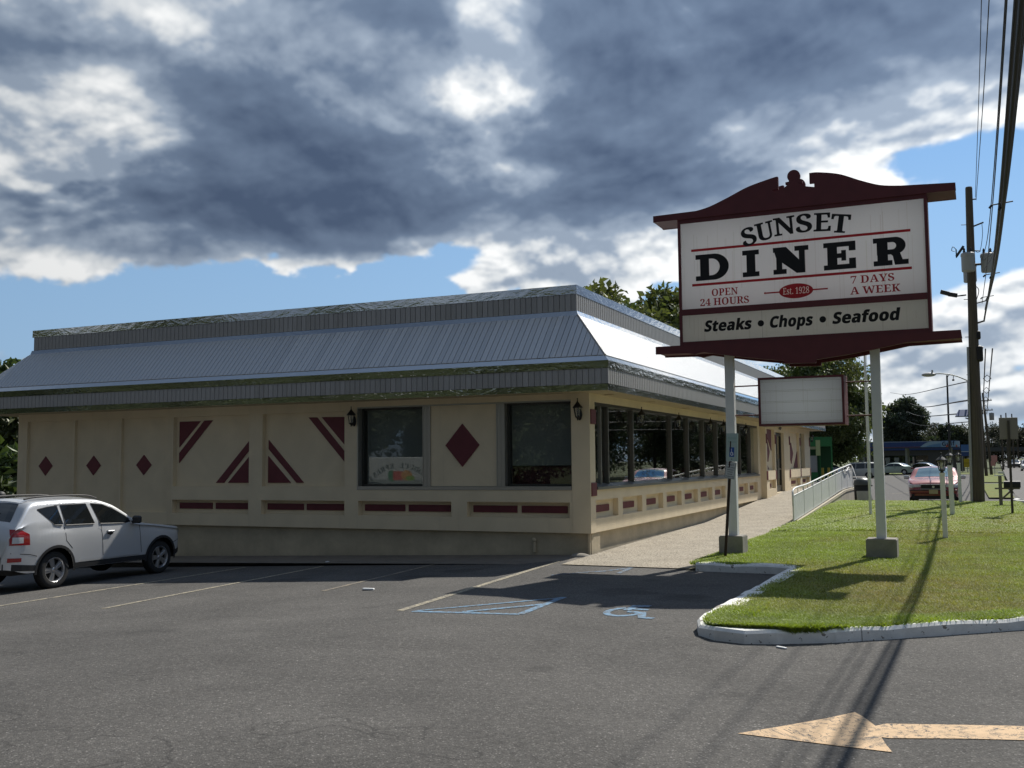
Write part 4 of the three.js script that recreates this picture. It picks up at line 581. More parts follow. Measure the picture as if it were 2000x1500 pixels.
// ramp railing on its low wall, leaning slab, bin
{
  const t = thing('ramp_railing', 'white railing with close upright slats along the wheelchair ramp', 'railing', [-4.42, 0, -28.7]);
  const len = 15.6, top = (d) => 1.0 + (d < 12.5 ? 0.043 * d : 0.043 * 12.5 + (d - 12.5) * 0.014), base = (d) => rampY(-28.7 - d) + 0.10 + 0.03 * d / len;
  part('top_rail', [tube([V(0, top(0) - 0.42, 0.02), V(0, top(0) - 0.05, 0.06), V(0, top(0), 0.02), V(0, top(3), -3), V(0, top(12.5), -12.5), V(0, top(len), -len), V(0, top(len) - 0.06, -len - 0.06), V(0, base(len), -len - 0.06)], 0.026, 8, 80)], M.whitePaint, t);
  part('lower_rail', [tube([V(0, top(0) - 0.14, 0), V(0, top(3) - 0.14, -3), V(0, top(12.5) - 0.14, -12.5), V(0, top(len) - 0.14, -len)], 0.018, 6, 60), tube([V(0, base(0), 0), V(0, base(6), -6), V(0, base(12.3), -12.3), V(0, base(len), -len)], 0.018, 6, 60)], M.whitePaint, t);
  for (let d = 0; d <= len + 0.01; d += 1.95) part('rail_post', bx(-0.02, 0.02, rampY(-28.7 - d) - 0.15, top(d) - 0.02, -d - 0.02, -d + 0.02), M.whitePaint, t);
  for (let d = 0.12, i = 0; d < len; d += 0.125, i++) if (Math.abs((d % 1.95)) > 0.06) part('slat', bx(-0.012, 0.012, base(d), top(d) - 0.14, -d - 0.05, -d + 0.05), M.whitePaint, t);
  for (let d = 0.9; d < len; d += 1.95) part('bracket', bar(V(0, top(d) - 0.14, -d), V(0, top(d), -d), 0.012, 5), M.whitePaint, t);
  part('rope', [tube([V(0.02, top(len) - 0.02, -len), V(0.18, 1.2, -len + 0.5), V(0.45, 0.5, -len + 1.1)], 0.012, 5), tube([V(0.03, top(12), -12), V(0.06, top(13) - 0.16, -13), V(0.05, top(14) - 0.03, -14), V(0.07, top(15) - 0.18, -15)], 0.02, 5)], M.whitePaint, t);
  const w = thing('ramp_wall', 'low concrete wall carrying the white ramp railing', 'wall', [-4.42, 0, -28.7]);
  const pr = []; for (let i = 0; i <= 16; i++) { const d = i; pr.push([d, rampY(-28.7 - d) + 0.07]); }
  part('wall', toSide(ext(poly([[-0.3, -0.3], ...[[-0.3, 0.13]], ...pr.slice(1), [16, -0.3]]), 0.16, [], -0.08)), M.lightConcrete, w);
  single('concrete_slab', hull([V(-3.72, 0.16, -38.9), V(-3.15, 0.16, -38.75), V(-3.3, 0.66, -39.15), V(-3.78, 0.66, -39.3)], V(0.02, 0.03, 0.08)), M.concrete, 'pale concrete slab leaning at the far end of the ramp wall', 'slab');
  const b = thing('trash_can', 'dark trash can with a domed lid past the end of the ramp railing', 'trash can', [-3.72, 0.12, -41.0]);
  part('bin', lathe([[0, 0], [0.27, 0], [0.30, 0.05], [0.31, 0.75], [0, 0.75]], 24), std({ color: C(0.012, 0.013, 0.012), roughness: 0.8 }), b); part('lid', lathe([[0.33, 0.74], [0.33, 0.80], [0.29, 0.92], [0.18, 1.0], [0, 1.03]], 24), std({ color: C(0.06, 0.065, 0.06), roughness: 0.4 }), b); part('handle', rb(0.06, 0.06, 0.22, 0.02, 0.33, 0.72, 0), M.black, b);
}

// ---------------------------------------------------------------- cars
function pchip(P) { return (x) => { if (x <= P[0][0]) return P[0][1]; const n = P.length; if (x >= P[n - 1][0]) return P[n - 1][1]; let i = 0; while (P[i + 1][0] < x) i++; const h = (k) => P[k + 1][0] - P[k][0], d = (k) => (P[k + 1][1] - P[k][1]) / h(k), m = (k) => { if (k === 0) return d(0); if (k === n - 1) return d(n - 2); const a = d(k - 1), b = d(k); return a * b <= 0 ? 0 : 2 * a * b / (a + b); }; const H = h(i), t = (x - P[i][0]) / H, t2 = t * t, t3 = t2 * t; return (2 * t3 - 3 * t2 + 1) * P[i][1] + (t3 - 2 * t2 + t) * H * m(i) + (-2 * t3 + 3 * t2) * P[i + 1][1] + (t3 - t2) * H * m(i + 1); }; }
const carPaint = (c, metal = 0.45, rough = 0.32) => phy({ color: C(...c), metalness: metal, roughness: rough, clearcoat: 0.9, clearcoatRoughness: 0.06 });
M.carGlass = phy({ color: C(0.010, 0.012, 0.013), roughness: 0.03, clearcoat: 1, clearcoatRoughness: 0.02, ior: 1.6 });
M.rubber = std({ color: C(0.018, 0.018, 0.018), roughness: 0.85 });
M.blackPlastic = std({ color: C(0.022, 0.022, 0.023), roughness: 0.6 });
M.alloy = std({ color: C(0.55, 0.55, 0.56), metalness: 0.85, roughness: 0.28 });
M.tail = phy({ color: C(0.33, 0.012, 0.015), roughness: 0.12, clearcoat: 1 });
M.clearLamp = phy({ color: C(0.55, 0.56, 0.57), roughness: 0.12, clearcoat: 1 });
// spec: s runs from rear (s0) to front (s1); forward is -z, right side +x, origin on the ground below s = 0
function makeCar(c, name, label, category, pos, turn, group) {
  const t = thing(name, label, category, pos, turn, group), top = pchip(c.top), belt = pchip(c.belt), hw = pchip(c.plan), arches = [c.rear, c.front];
  const b = (s) => Math.min(belt(s), top(s) - 0.06);
  const side = (s, y) => { const bb = b(s), W = hw(s); if (y <= bb) { const q = clamp((bb - y) / Math.max(0.1, bb - 0.2)); return W * (1 - 0.05 * q * q - 0.03 * Math.exp(-q * 7) - 0.012 * Math.exp(-((q - 0.04) ** 2) / 0.002)) + (c.flare ?? 0) * Math.max(...arches.map((a) => Math.exp(-((s - a) ** 2) / 0.12))) * q * (1 - q) * 3; } return W - (c.tum ?? 0.3) * (y - bb) - 0.02 * ss(0, 0.04, y - bb); };
  const low = (s) => { let y = c.sill + (c.rise ?? 0.09) * (ss(c.s0 + 0.45, c.s0, s) + ss(c.s1 - 0.5, c.s1, s)); for (const a of arches) { const d = Math.abs(s - a); if (d < c.arch) y = Math.max(y, c.R + Math.sqrt(c.arch * c.arch - d * d)); } return y; };
  const S = []; for (let i = 0; i <= 64; i++) S.push(lerp(c.s0, c.s1, i / 64)); for (const a of arches) for (let i = 0; i <= 14; i++) S.push(a + c.arch * Math.cos(Math.PI * i / 14)); for (const e of [0.01, 0.03, 0.05]) S.push(c.s0 + e, c.s1 - e); S.sort((p, q) => p - q);
  const section = (s) => { const P = [], l = low(s), bb = b(s), tp = top(s); for (let i = 0; i <= 9; i++) { const y = lerp(Math.min(l, bb - 0.01), bb, i / 9); P.push([side(s, y), y]); }
    const crown = Math.min(0.05, (tp - bb) * 0.4), r = Math.min(0.10, (tp - crown - bb) * 0.6), ye = tp - crown - r; for (let i = 1; i <= 6; i++) { const y = lerp(bb, ye, i / 6); P.push([side(s, y), y]); }
    const We = side(s, ye); for (let i = 1; i <= 4; i++) { const a = i / 4 * Math.PI / 2; P.push([We - r * (1 - Math.cos(a)) * 1.1, ye + r * Math.sin(a)]); } const Wt = We - r * 1.1; for (let i = 1; i <= 7; i++) { const x = Wt * (1 - i / 7); P.push([x, tp - crown * (x / Wt) ** 2]); } return P; };
  const pos3 = [], idx = [], secs = S.map(section), n = secs[0].length, full = 2 * n - 1;
  secs.forEach((P, k) => { const z = -S[k]; for (let j = 0; j < n; j++) pos3.push(P[j][0], P[j][1], z); for (let j = n - 2; j >= 0; j--) pos3.push(-P[j][0], P[j][1], z); });
  for (let k = 0; k + 1 < S.length; k++) for (let j = 0; j + 1 < full; j++) { const a = k * full + j, d = a + full; idx.push(a, a + 1, d + 1, a, d + 1, d); }
  const g = new THREE.BufferGeometry(); g.setAttribute('position', new THREE.Float32BufferAttribute(pos3, 3)); g.setIndex(idx); g.computeVertexNormals();
  const caps = []; for (const k of [0, S.length - 1]) { const a = []; for (let j = 0; j < full; j++) a.push(V(pos3[(k * full + j) * 3], pos3[(k * full + j) * 3 + 1], pos3[(k * full + j) * 3 + 2])); const P = []; for (let j = 1; j + 1 < full; j++) P.push(...a[0].toArray(), ...a[j].toArray(), ...a[j + 1].toArray()); const cg = new THREE.BufferGeometry(); cg.setAttribute('position', new THREE.Float32BufferAttribute(P, 3)); cg.computeVertexNormals(); caps.push(uvm(cg)); }
  part('body', [uvm(g), ...caps], c.paint, t);
  const sub = (tri, d) => { if (d === 0) return [tri]; const [p, q, r] = tri, m = (u, v) => [(u[0] + v[0]) / 2, (u[1] + v[1]) / 2], a = m(p, q), e = m(q, r), f = m(r, p); return [[p, a, f], [a, q, e], [f, e, r], [a, e, f]].flatMap((x) => sub(x, d - 1)); };
  const map = (pts, f, depth = 2) => { const v2 = pts.map((p) => new THREE.Vector2(...p)), P = []; for (const [i, j, k] of THREE.ShapeUtils.triangulateShape(v2, [])) for (const tr of sub([pts[i], pts[j], pts[k]], depth)) for (const q of tr) P.push(...f(q[0], q[1])); const h = new THREE.BufferGeometry(); h.setAttribute('position', new THREE.Float32BufferAttribute(P, 3)); h.computeVertexNormals(); return uvm(h); };
  const onSide = (pts, off = 0.006, sg = 1, depth) => map(pts, (s, y) => [sg * (side(s, y) + off), y, -s], depth);
  const onTop = (pts, off = 0.006) => map(pts, (s, x) => { const e = 0.01, sl = (top(s + e) - top(s - e)) / (2 * e), k = 1 / Math.hypot(1, sl), Wt = Math.max(0.2, side(s, top(s) - 0.12) - 0.11), cr = Math.min(0.05, (top(s) - b(s)) * 0.4); return [x, top(s) - cr * (x / Wt) ** 2 + off * k, -s + off * sl * k]; }, 3);
  const line = (pts, w, off, sg) => { const out = []; for (let i = 0; i + 1 < pts.length; i++) { const [a, e] = [pts[i], pts[i + 1]], dx = e[0] - a[0], dy = e[1] - a[1], l = Math.hypot(dx, dy), nx = -dy / l * w / 2, ny = dx / l * w / 2; out.push(onSide([[a[0] + nx, a[1] + ny], [e[0] + nx, e[1] + ny], [e[0] - nx, e[1] - ny], [a[0] - nx, a[1] - ny]], off, sg, 1)); } return mg(out); };
  for (const sg of [1, -1]) {
    for (const w of c.windows ?? []) part('window', onSide(w, 0.006, sg), M.carGlass, t);
    if (c.trim) part('window_trim', mg(c.windows.map((w) => line([...w, w[0]], 0.022, 0.004, sg))), M.blackPlastic, t);
    if (c.seams) part('door_gap', mg(c.seams.map((q) => line(q, 0.012, 0.002, sg))), M.black, t);
    for (const [s, y] of c.handles ?? []) { part('door_handle', [rb(0.03, 0.035, 0.17, 0.012, sg * (side(s, y) + 0.022), y, -s)], c.handleMat ?? c.paint, t); part('handle_cup', onSide([[s - 0.09, y + 0.02], [s + 0.09, y + 0.02], [s + 0.07, y - 0.05], [s, y - 0.075], [s - 0.07, y - 0.05]], 0.003, sg), M.blackPlastic, t); }
    for (const a of c.cladding ?? []) part('cladding', onSide(a, 0.008, sg), M.blackPlastic, t);
    if (c.moulding) part('side_moulding', onSide(c.moulding, 0.016, sg, 3), c.paint, t);
    for (const a of c.tail ?? []) part('taillight', onSide(a, 0.010, sg, 5), M.tail, t);
    for (const a of c.tailClear ?? []) part('taillight_lens', onSide(a, 0.018, sg, 5), M.clearLamp, t);
    for (const a of c.sideLamp ?? []) part('headlight', onSide(a, 0.010, sg), M.clearLamp, t);
    if (c.archLip) part('arch_trim', mg(arches.map((a) => { const o = []; for (let i = 0; i < 18; i++) { const p = -0.12 + i / 18 * (Math.PI + 0.24), q = -0.12 + (i + 1) / 18 * (Math.PI + 0.24), r0 = c.arch - 0.005, r1 = c.arch + 0.045; o.push(onSide([[a + r0 * Math.cos(p), c.R + r0 * Math.sin(p)], [a + r1 * Math.cos(p), c.R + r1 * Math.sin(p)], [a + r1 * Math.cos(q), c.R + r1 * Math.sin(q)], [a + r0 * Math.cos(q), c.R + r0 * Math.sin(q)]], 0.010, sg, 1)); } return mg(o); })), M.blackPlastic, t);
    if (c.mirror) { const [s, y] = c.mirror, x = side(s, y); part('mirror', [uvm(new RoundedBoxGeometry(0.20, 0.15, 0.10, 4, 0.045).translate(sg * (x + 0.13), y + 0.03, -s)), rb(0.1, 0.04, 0.06, 0.015, sg * (x + 0.03), y - 0.02, -s - 0.01)], c.mirrorMat ?? M.blackPlastic, t); }
    if (c.rails) part('roof_rail', [tube([V(sg * 0.52, top(0.55) - 0.005, -0.5), V(sg * 0.53, top(0.7) + 0.012, -0.66), V(sg * 0.55, top(1.3) + 0.018, -1.3), V(sg * 0.55, top(1.9) + 0.012, -1.95), V(sg * 0.54, top(2.1) - 0.01, -2.15)], 0.018, 6)], c.railMat, t);
  }
  for (const [n, pts, m] of c.tops ?? []) part(n, onTop(pts), m, t);
  for (const [n, f, m] of c.extras ?? []) part(n, f(side, top), m, t);
  // wheels
  for (const a of arches) for (const sg of [1, -1]) {
    const w = new THREE.Group(), wd = 0.2, x = sg * (hw(a) * 0.965 - wd / 2); w.name = 'wheel'; w.position.set(x, c.R, -a); t.add(w);
    const turnX = (q) => q.rotateZ(-sg * Math.PI / 2), R = c.R, r = R * 0.66;
    part('tyre', turnX(lathe([[r, -wd / 2], [R - 0.03, -wd / 2], [R, -wd / 2 + 0.035], [R, wd / 2 - 0.035], [R - 0.03, wd / 2 - 0.002], [r + 0.01, wd / 2], [r - 0.005, wd / 2 - 0.02], [r - 0.01, -wd / 2]], 32)), M.rubber, w);
    const rim = [lathe([[r - 0.012, 0.02], [r + 0.003, wd / 2 - 0.004], [r - 0.012, wd / 2 - 0.004], [r - 0.03, 0.03]], 32), lathe([[0, wd / 2 - 0.025], [0.035, wd / 2 - 0.022], [0.045, wd / 2 - 0.05], [0, wd / 2 - 0.06]], 16)];
    if (c.spokes) for (let k = 0; k < 5; k++) { const an = k / 5 * TAU + 0.3, ca = Math.cos(an), sa = Math.sin(an), at = (u, v, h) => V(u * ca - v * sa, h, u * sa + v * ca); rim.push(hull([at(0.02, -0.034, wd / 2 - 0.05), at(r - 0.012, -0.058, wd / 2 - 0.045), at(r - 0.012, 0.058, wd / 2 - 0.045), at(0.02, 0.034, wd / 2 - 0.05)], V(0, 0.022, 0)), hull([at(0.05, -0.006, wd / 2 - 0.028), at(r - 0.02, -0.01, wd / 2 - 0.023), at(r - 0.02, 0.01, wd / 2 - 0.023), at(0.05, 0.006, wd / 2 - 0.028)], V(0, 0.006, 0))); }
    else rim.push(lathe([[0.03, wd / 2 - 0.03], [r * 0.5, wd / 2 - 0.02], [r * 0.9, wd / 2 - 0.035], [r - 0.01, wd / 2 - 0.05]], 24));
    part('rim', turnX(mg(rim)), M.alloy, w); part('brake_disc', turnX(lathe([[0, 0.0], [r - 0.02, 0.0], [r - 0.02, -0.03], [0, -0.03]], 20)), M.darkMetal, w);
  }
  part('underbody', [bx(-hw((c.s0 + c.s1) / 2) * 0.78, hw((c.s0 + c.s1) / 2) * 0.78, c.sill - 0.03, c.sill + 0.36, -c.s1 + 0.25, -c.s0 - 0.2)], M.black, t);
  return t;
}
// silver SUV nose-in to the diner
{
  const silver = carPaint([0.64, 0.65, 0.66], 0.4, 0.38);
  makeCar({
    s0: -0.08, s1: 4.40, R: 0.338, rear: 0.92, front: 3.57, arch: 0.405, sill: 0.33, tum: 0.30, flare: 0.035, paint: silver, trim: true, spokes: true, rails: true, railMat: M.blackPlastic, archLip: true,
    top: [[-0.08, 0.70], [-0.04, 0.86], [0.0, 1.02], [0.05, 1.13], [0.12, 1.21], [0.30, 1.46], [0.42, 1.59], [0.6, 1.635], [1.3, 1.65], [1.9, 1.63], [2.3, 1.535], [2.7, 1.32], [3.05, 1.10], [3.2, 1.07], [3.7, 1.02], [4.05, 0.97], [4.25, 0.89], [4.36, 0.76], [4.40, 0.62]],
    belt: [[-0.08, 1.12], [0.9, 1.12], [2.0, 1.09], [3.0, 1.03], [4.0, 0.9]], plan: [[-0.08, 0.68], [0.0, 0.78], [0.15, 0.85], [0.5, 0.89], [1.5, 0.90], [3.2, 0.90], [3.7, 0.885], [4.0, 0.86], [4.2, 0.76], [4.33, 0.62], [4.40, 0.48]],
    windows: [[[0.57, 1.44], [0.80, 1.475], [1.00, 1.49], [1.07, 1.15], [0.89, 1.16]], [[1.08, 1.495], [1.68, 1.50], [1.81, 1.13], [1.13, 1.145]], [[1.80, 1.50], [2.08, 1.47], [2.36, 1.36], [2.62, 1.22], [2.72, 1.12], [2.60, 1.10], [1.95, 1.125]]],
    seams: [[[1.96, 1.10], [1.99, 0.9], [2.03, 0.5]], [[1.10, 1.10], [1.13, 0.85], [1.28, 0.70]], [[2.95, 1.06], [2.98, 0.75], [3.02, 0.48]], [[0.95, 1.50], [1.86, 1.545], [2.2, 1.46], [2.72, 1.16]], [[0.5, 0.62], [0.36, 0.66], [0.02, 0.70]], [[3.92, 0.62], [4.1, 0.66], [4.3, 0.68]]], handles: [[2.19, 0.955]],
    cladding: [[[1.32, 0.43], [3.15, 0.43], [3.15, 0.335], [1.32, 0.335]], [[-0.07, 0.52], [0.50, 0.46], [0.50, 0.36], [-0.07, 0.40]], [[3.98, 0.46], [4.38, 0.52], [4.38, 0.42], [3.98, 0.36]]],
    tail: [[[0.02, 1.12], [0.20, 1.10], [0.34, 1.02], [0.35, 0.83], [0.0, 0.84]], [[-0.02, 0.62], [0.2, 0.61], [0.2, 0.545], [-0.02, 0.545]]], tailClear: [[[0.04, 0.98], [0.22, 0.97], [0.22, 0.87], [0.03, 0.87]]], mirror: [2.78, 1.12], moulding: [[1.5, 0.505], [2.95, 0.505], [2.98, 0.455], [1.47, 0.455]],
    tops: [['rear_window', [[0.16, -0.60], [0.38, -0.52], [0.40, 0.52], [0.16, 0.60]], M.carGlass], ['windshield', [[2.33, -0.52], [3.02, -0.66], [3.02, 0.66], [2.33, 0.52]], M.carGlass], ['roof_spoiler', [[0.42, -0.56], [0.56, -0.56], [0.56, 0.56], [0.42, 0.56]], silver]],
    extras: [['wiper', (s, top) => bar(V(0.2, top(0.25) + 0.03, -0.22), V(-0.1, top(0.2) + 0.02, -0.16), 0.01), M.black], ['rear_bumper', () => mg([rb(1.3, 0.14, 0.08, 0.03, 0, 0.44, 0.07)]), M.blackPlastic], ['number_plate', () => rb(0.34, 0.17, 0.02, 0.005, 0, 0.93, -0.055), M.clearLamp], ['antenna_pod', (s, top) => uvm(new THREE.SphereGeometry(0.075, 14, 8).scale(1, 1.1, 1.3).translate(-0.62, top(0.9) + 0.03, -0.95)), M.blackPlastic], ['hood_antenna', () => bar(V(0.62, 1.02, -3.25), V(0.66, 1.13, -3.1), 0.006), M.black]],
  }, 'silver_car', 'silver compact SUV parked nose-in against the diner sidewalk', 'car', [-15.22 - 0.90, -0.36, -12.75], 0);
}
const sedan = (paint, extra = {}) => ({
  s0: 0, s1: 5.05, R: 0.32, rear: 1.05, front: 3.92, arch: 0.37, sill: 0.24, tum: 0.42, paint, trim: true, archLip: false,
  top: [[0, 0.62], [0.06, 0.82], [0.15, 0.95], [0.9, 1.03], [1.15, 1.12], [1.75, 1.38], [2.4, 1.42], [2.9, 1.38], [3.55, 1.03], [3.75, 0.99], [4.5, 0.93], [4.85, 0.86], [4.97, 0.78], [5.03, 0.62], [5.05, 0.52]],
  belt: [[0, 0.92], [2, 0.95], [4, 0.90], [5, 0.7]], plan: [[0, 0.72], [0.15, 0.85], [0.8, 0.92], [2.5, 0.94], [4.2, 0.93], [4.7, 0.88], [4.93, 0.78], [5.05, 0.66]],
  windows: [[[1.25, 1.02], [1.72, 1.29], [2.25, 1.32], [2.25, 1.0]], [[2.32, 1.0], [2.32, 1.32], [2.85, 1.29], [3.42, 1.0]]], seams: [[[2.28, 0.98], [2.28, 0.35]], [[3.45, 0.9], [3.45, 0.35]], [[1.2, 0.98], [1.35, 0.6]]], handles: [[2.15, 0.84], [1.4, 0.84]], mirror: [3.3, 0.97],
  tops: [['windshield', [[2.93, -0.56], [3.56, -0.72], [3.56, 0.72], [2.93, 0.56]], M.carGlass], ['rear_window', [[1.16, -0.66], [1.72, -0.54], [1.72, 0.54], [1.16, 0.66]], M.carGlass]],
  tail: [[[0.02, 0.86], [0.25, 0.85], [0.25, 0.70], [0.02, 0.70]]], ...extra,
});
{
  const red = carPaint([0.20, 0.012, 0.020], 0.15, 0.5);
  M.windshieldSkyTint = phy({ color: C(0.30, 0.42, 0.44), roughness: 0.08, metalness: 0.75, clearcoat: 1 });  // pale cyan of a sky reflection put into the glass colour
  const t = makeCar(sedan(red, { tops: [['windshield', [[2.93, -0.56], [3.56, -0.72], [3.56, 0.72], [2.93, 0.56]], M.windshieldSkyTint]], mirrorMat: M.clearLamp, sideLamp: [[[4.72, 0.80], [4.98, 0.74], [4.99, 0.62], [4.72, 0.66]]],
    extras: [['grille', () => mg([rb(0.86, 0.15, 0.05, 0.05, 0, 0.665, -5.035), bx(-0.40, 0.40, 0.60, 0.735, -5.075, -5.062)]), M.black], ['grille_surround', () => mg([rb(0.92, 0.022, 0.06, 0.008, 0, 0.752, -5.02), rb(0.92, 0.02, 0.06, 0.008, 0, 0.583, -5.05)]), M.alloy], ['grille_badge', () => uvm(new THREE.CylinderGeometry(0.045, 0.045, 0.02, 16).rotateX(Math.PI / 2).translate(0, 0.665, -5.08)), M.alloy],
      ['headlight', () => rb(0.34, 0.11, 0.06, 0.02, 0.60, 0.69, -4.985), M.clearLamp], ['headlight', () => rb(0.34, 0.11, 0.06, 0.02, -0.60, 0.69, -4.985), M.clearLamp], ['front_bumper', () => mg([rb(1.66, 0.16, 0.12, 0.05, 0, 0.49, -5.03)]), red], ['bumper_strip', () => rb(1.7, 0.03, 0.14, 0.012, 0, 0.535, -5.03), M.blackPlastic], ['air_dam', () => bx(-0.78, 0.78, 0.2, 0.40, -5.02, -4.9), M.black], ['number_plate', () => rb(0.31, 0.155, 0.015, 0.004, 0, 0.485, -5.10), std({ color: C(0.5, 0.42, 0.2), roughness: 0.5 })]] }),
    'red_sedan', 'maroon red sedan facing the lawn beyond the lamp posts', 'car', [-1.24, 0.11, -46.7], Math.PI);
}
{ // other parked and passing cars
  const vanSpec = (paint) => ({ s0: 0, s1: 4.75, R: 0.31, rear: 0.95, front: 3.78, arch: 0.37, sill: 0.26, tum: 0.26, paint, trim: true, top: [[0, 0.6], [0.06, 0.95], [0.2, 1.45], [0.4, 1.60], [1.6, 1.65], [2.7, 1.60], [3.2, 1.35], [3.75, 1.02], [4.3, 0.9], [4.65, 0.78], [4.75, 0.5]], belt: [[0, 0.98], [3, 0.95], [4.5, 0.8]], plan: [[0, 0.78], [0.3, 0.87], [4, 0.88], [4.5, 0.78], [4.75, 0.62]],
    windows: [[[0.35, 1.03], [0.45, 1.46], [1.25, 1.50], [1.25, 1.02]], [[1.33, 1.02], [1.33, 1.50], [2.15, 1.50], [2.15, 1.0]], [[2.23, 1.0], [2.23, 1.49], [2.72, 1.45], [3.38, 1.0]]], seams: [[[2.19, 0.98], [2.19, 0.4]]], mirror: [3.3, 1.0], tops: [['windshield', [[2.75, -0.6], [3.7, -0.75], [3.7, 0.75], [2.75, 0.6]], M.carGlass]], tail: [[[0.02, 1.4], [0.12, 1.4], [0.14, 1.0], [0.02, 1.0]]] });
  makeCar(vanSpec(carPaint([0.60, 0.59, 0.56], 0.2, 0.4)), 'white_van', 'white minivan parked side-on at the far side of the lot', 'van', [-8.1, -0.10, -108.5], Math.PI / 2 - 0.1);
  const silver = carPaint([0.55, 0.57, 0.6], 0.4, 0.3);
  makeCar(sedan(silver), 'parked_car', 'silver car parked between the green kiosk and the white van', 'car', [-11.6, -0.08, -108.0], 0.9);
  makeCar(sedan(carPaint([0.42, 0.52, 0.46], 0.2, 0.35)), 'parked_car', 'pale green car parked under the gas station canopy', 'car', [-5.6, -0.05, -128.5], 1.2);
  makeCar(sedan(carPaint([0.03, 0.035, 0.045], 0.3, 0.3)), 'parked_car', 'dark car half hidden behind the red sedan roof', 'car', [-2.6, -0.05, -128.0], 1.3);
  const L = ['dark blue car driving on the far road', 'white car farther along the road', 'pale grey car in the road traffic', 'black car at the far end of the road traffic'];
  [[[0.03, 0.045, 0.09], 7.6, -135, 0], [[0.6, 0.6, 0.6], 8.0, -172, 0], [[0.4, 0.41, 0.42], 9.6, -200, 0], [[0.03, 0.03, 0.03], 8.4, -225, 0]].forEach(([c, x, z, a], i) => makeCar(vanSpec(carPaint(c, 0.3, 0.3)), 'road_car', L[i], 'car', [x, -0.13, z], Math.PI));
}

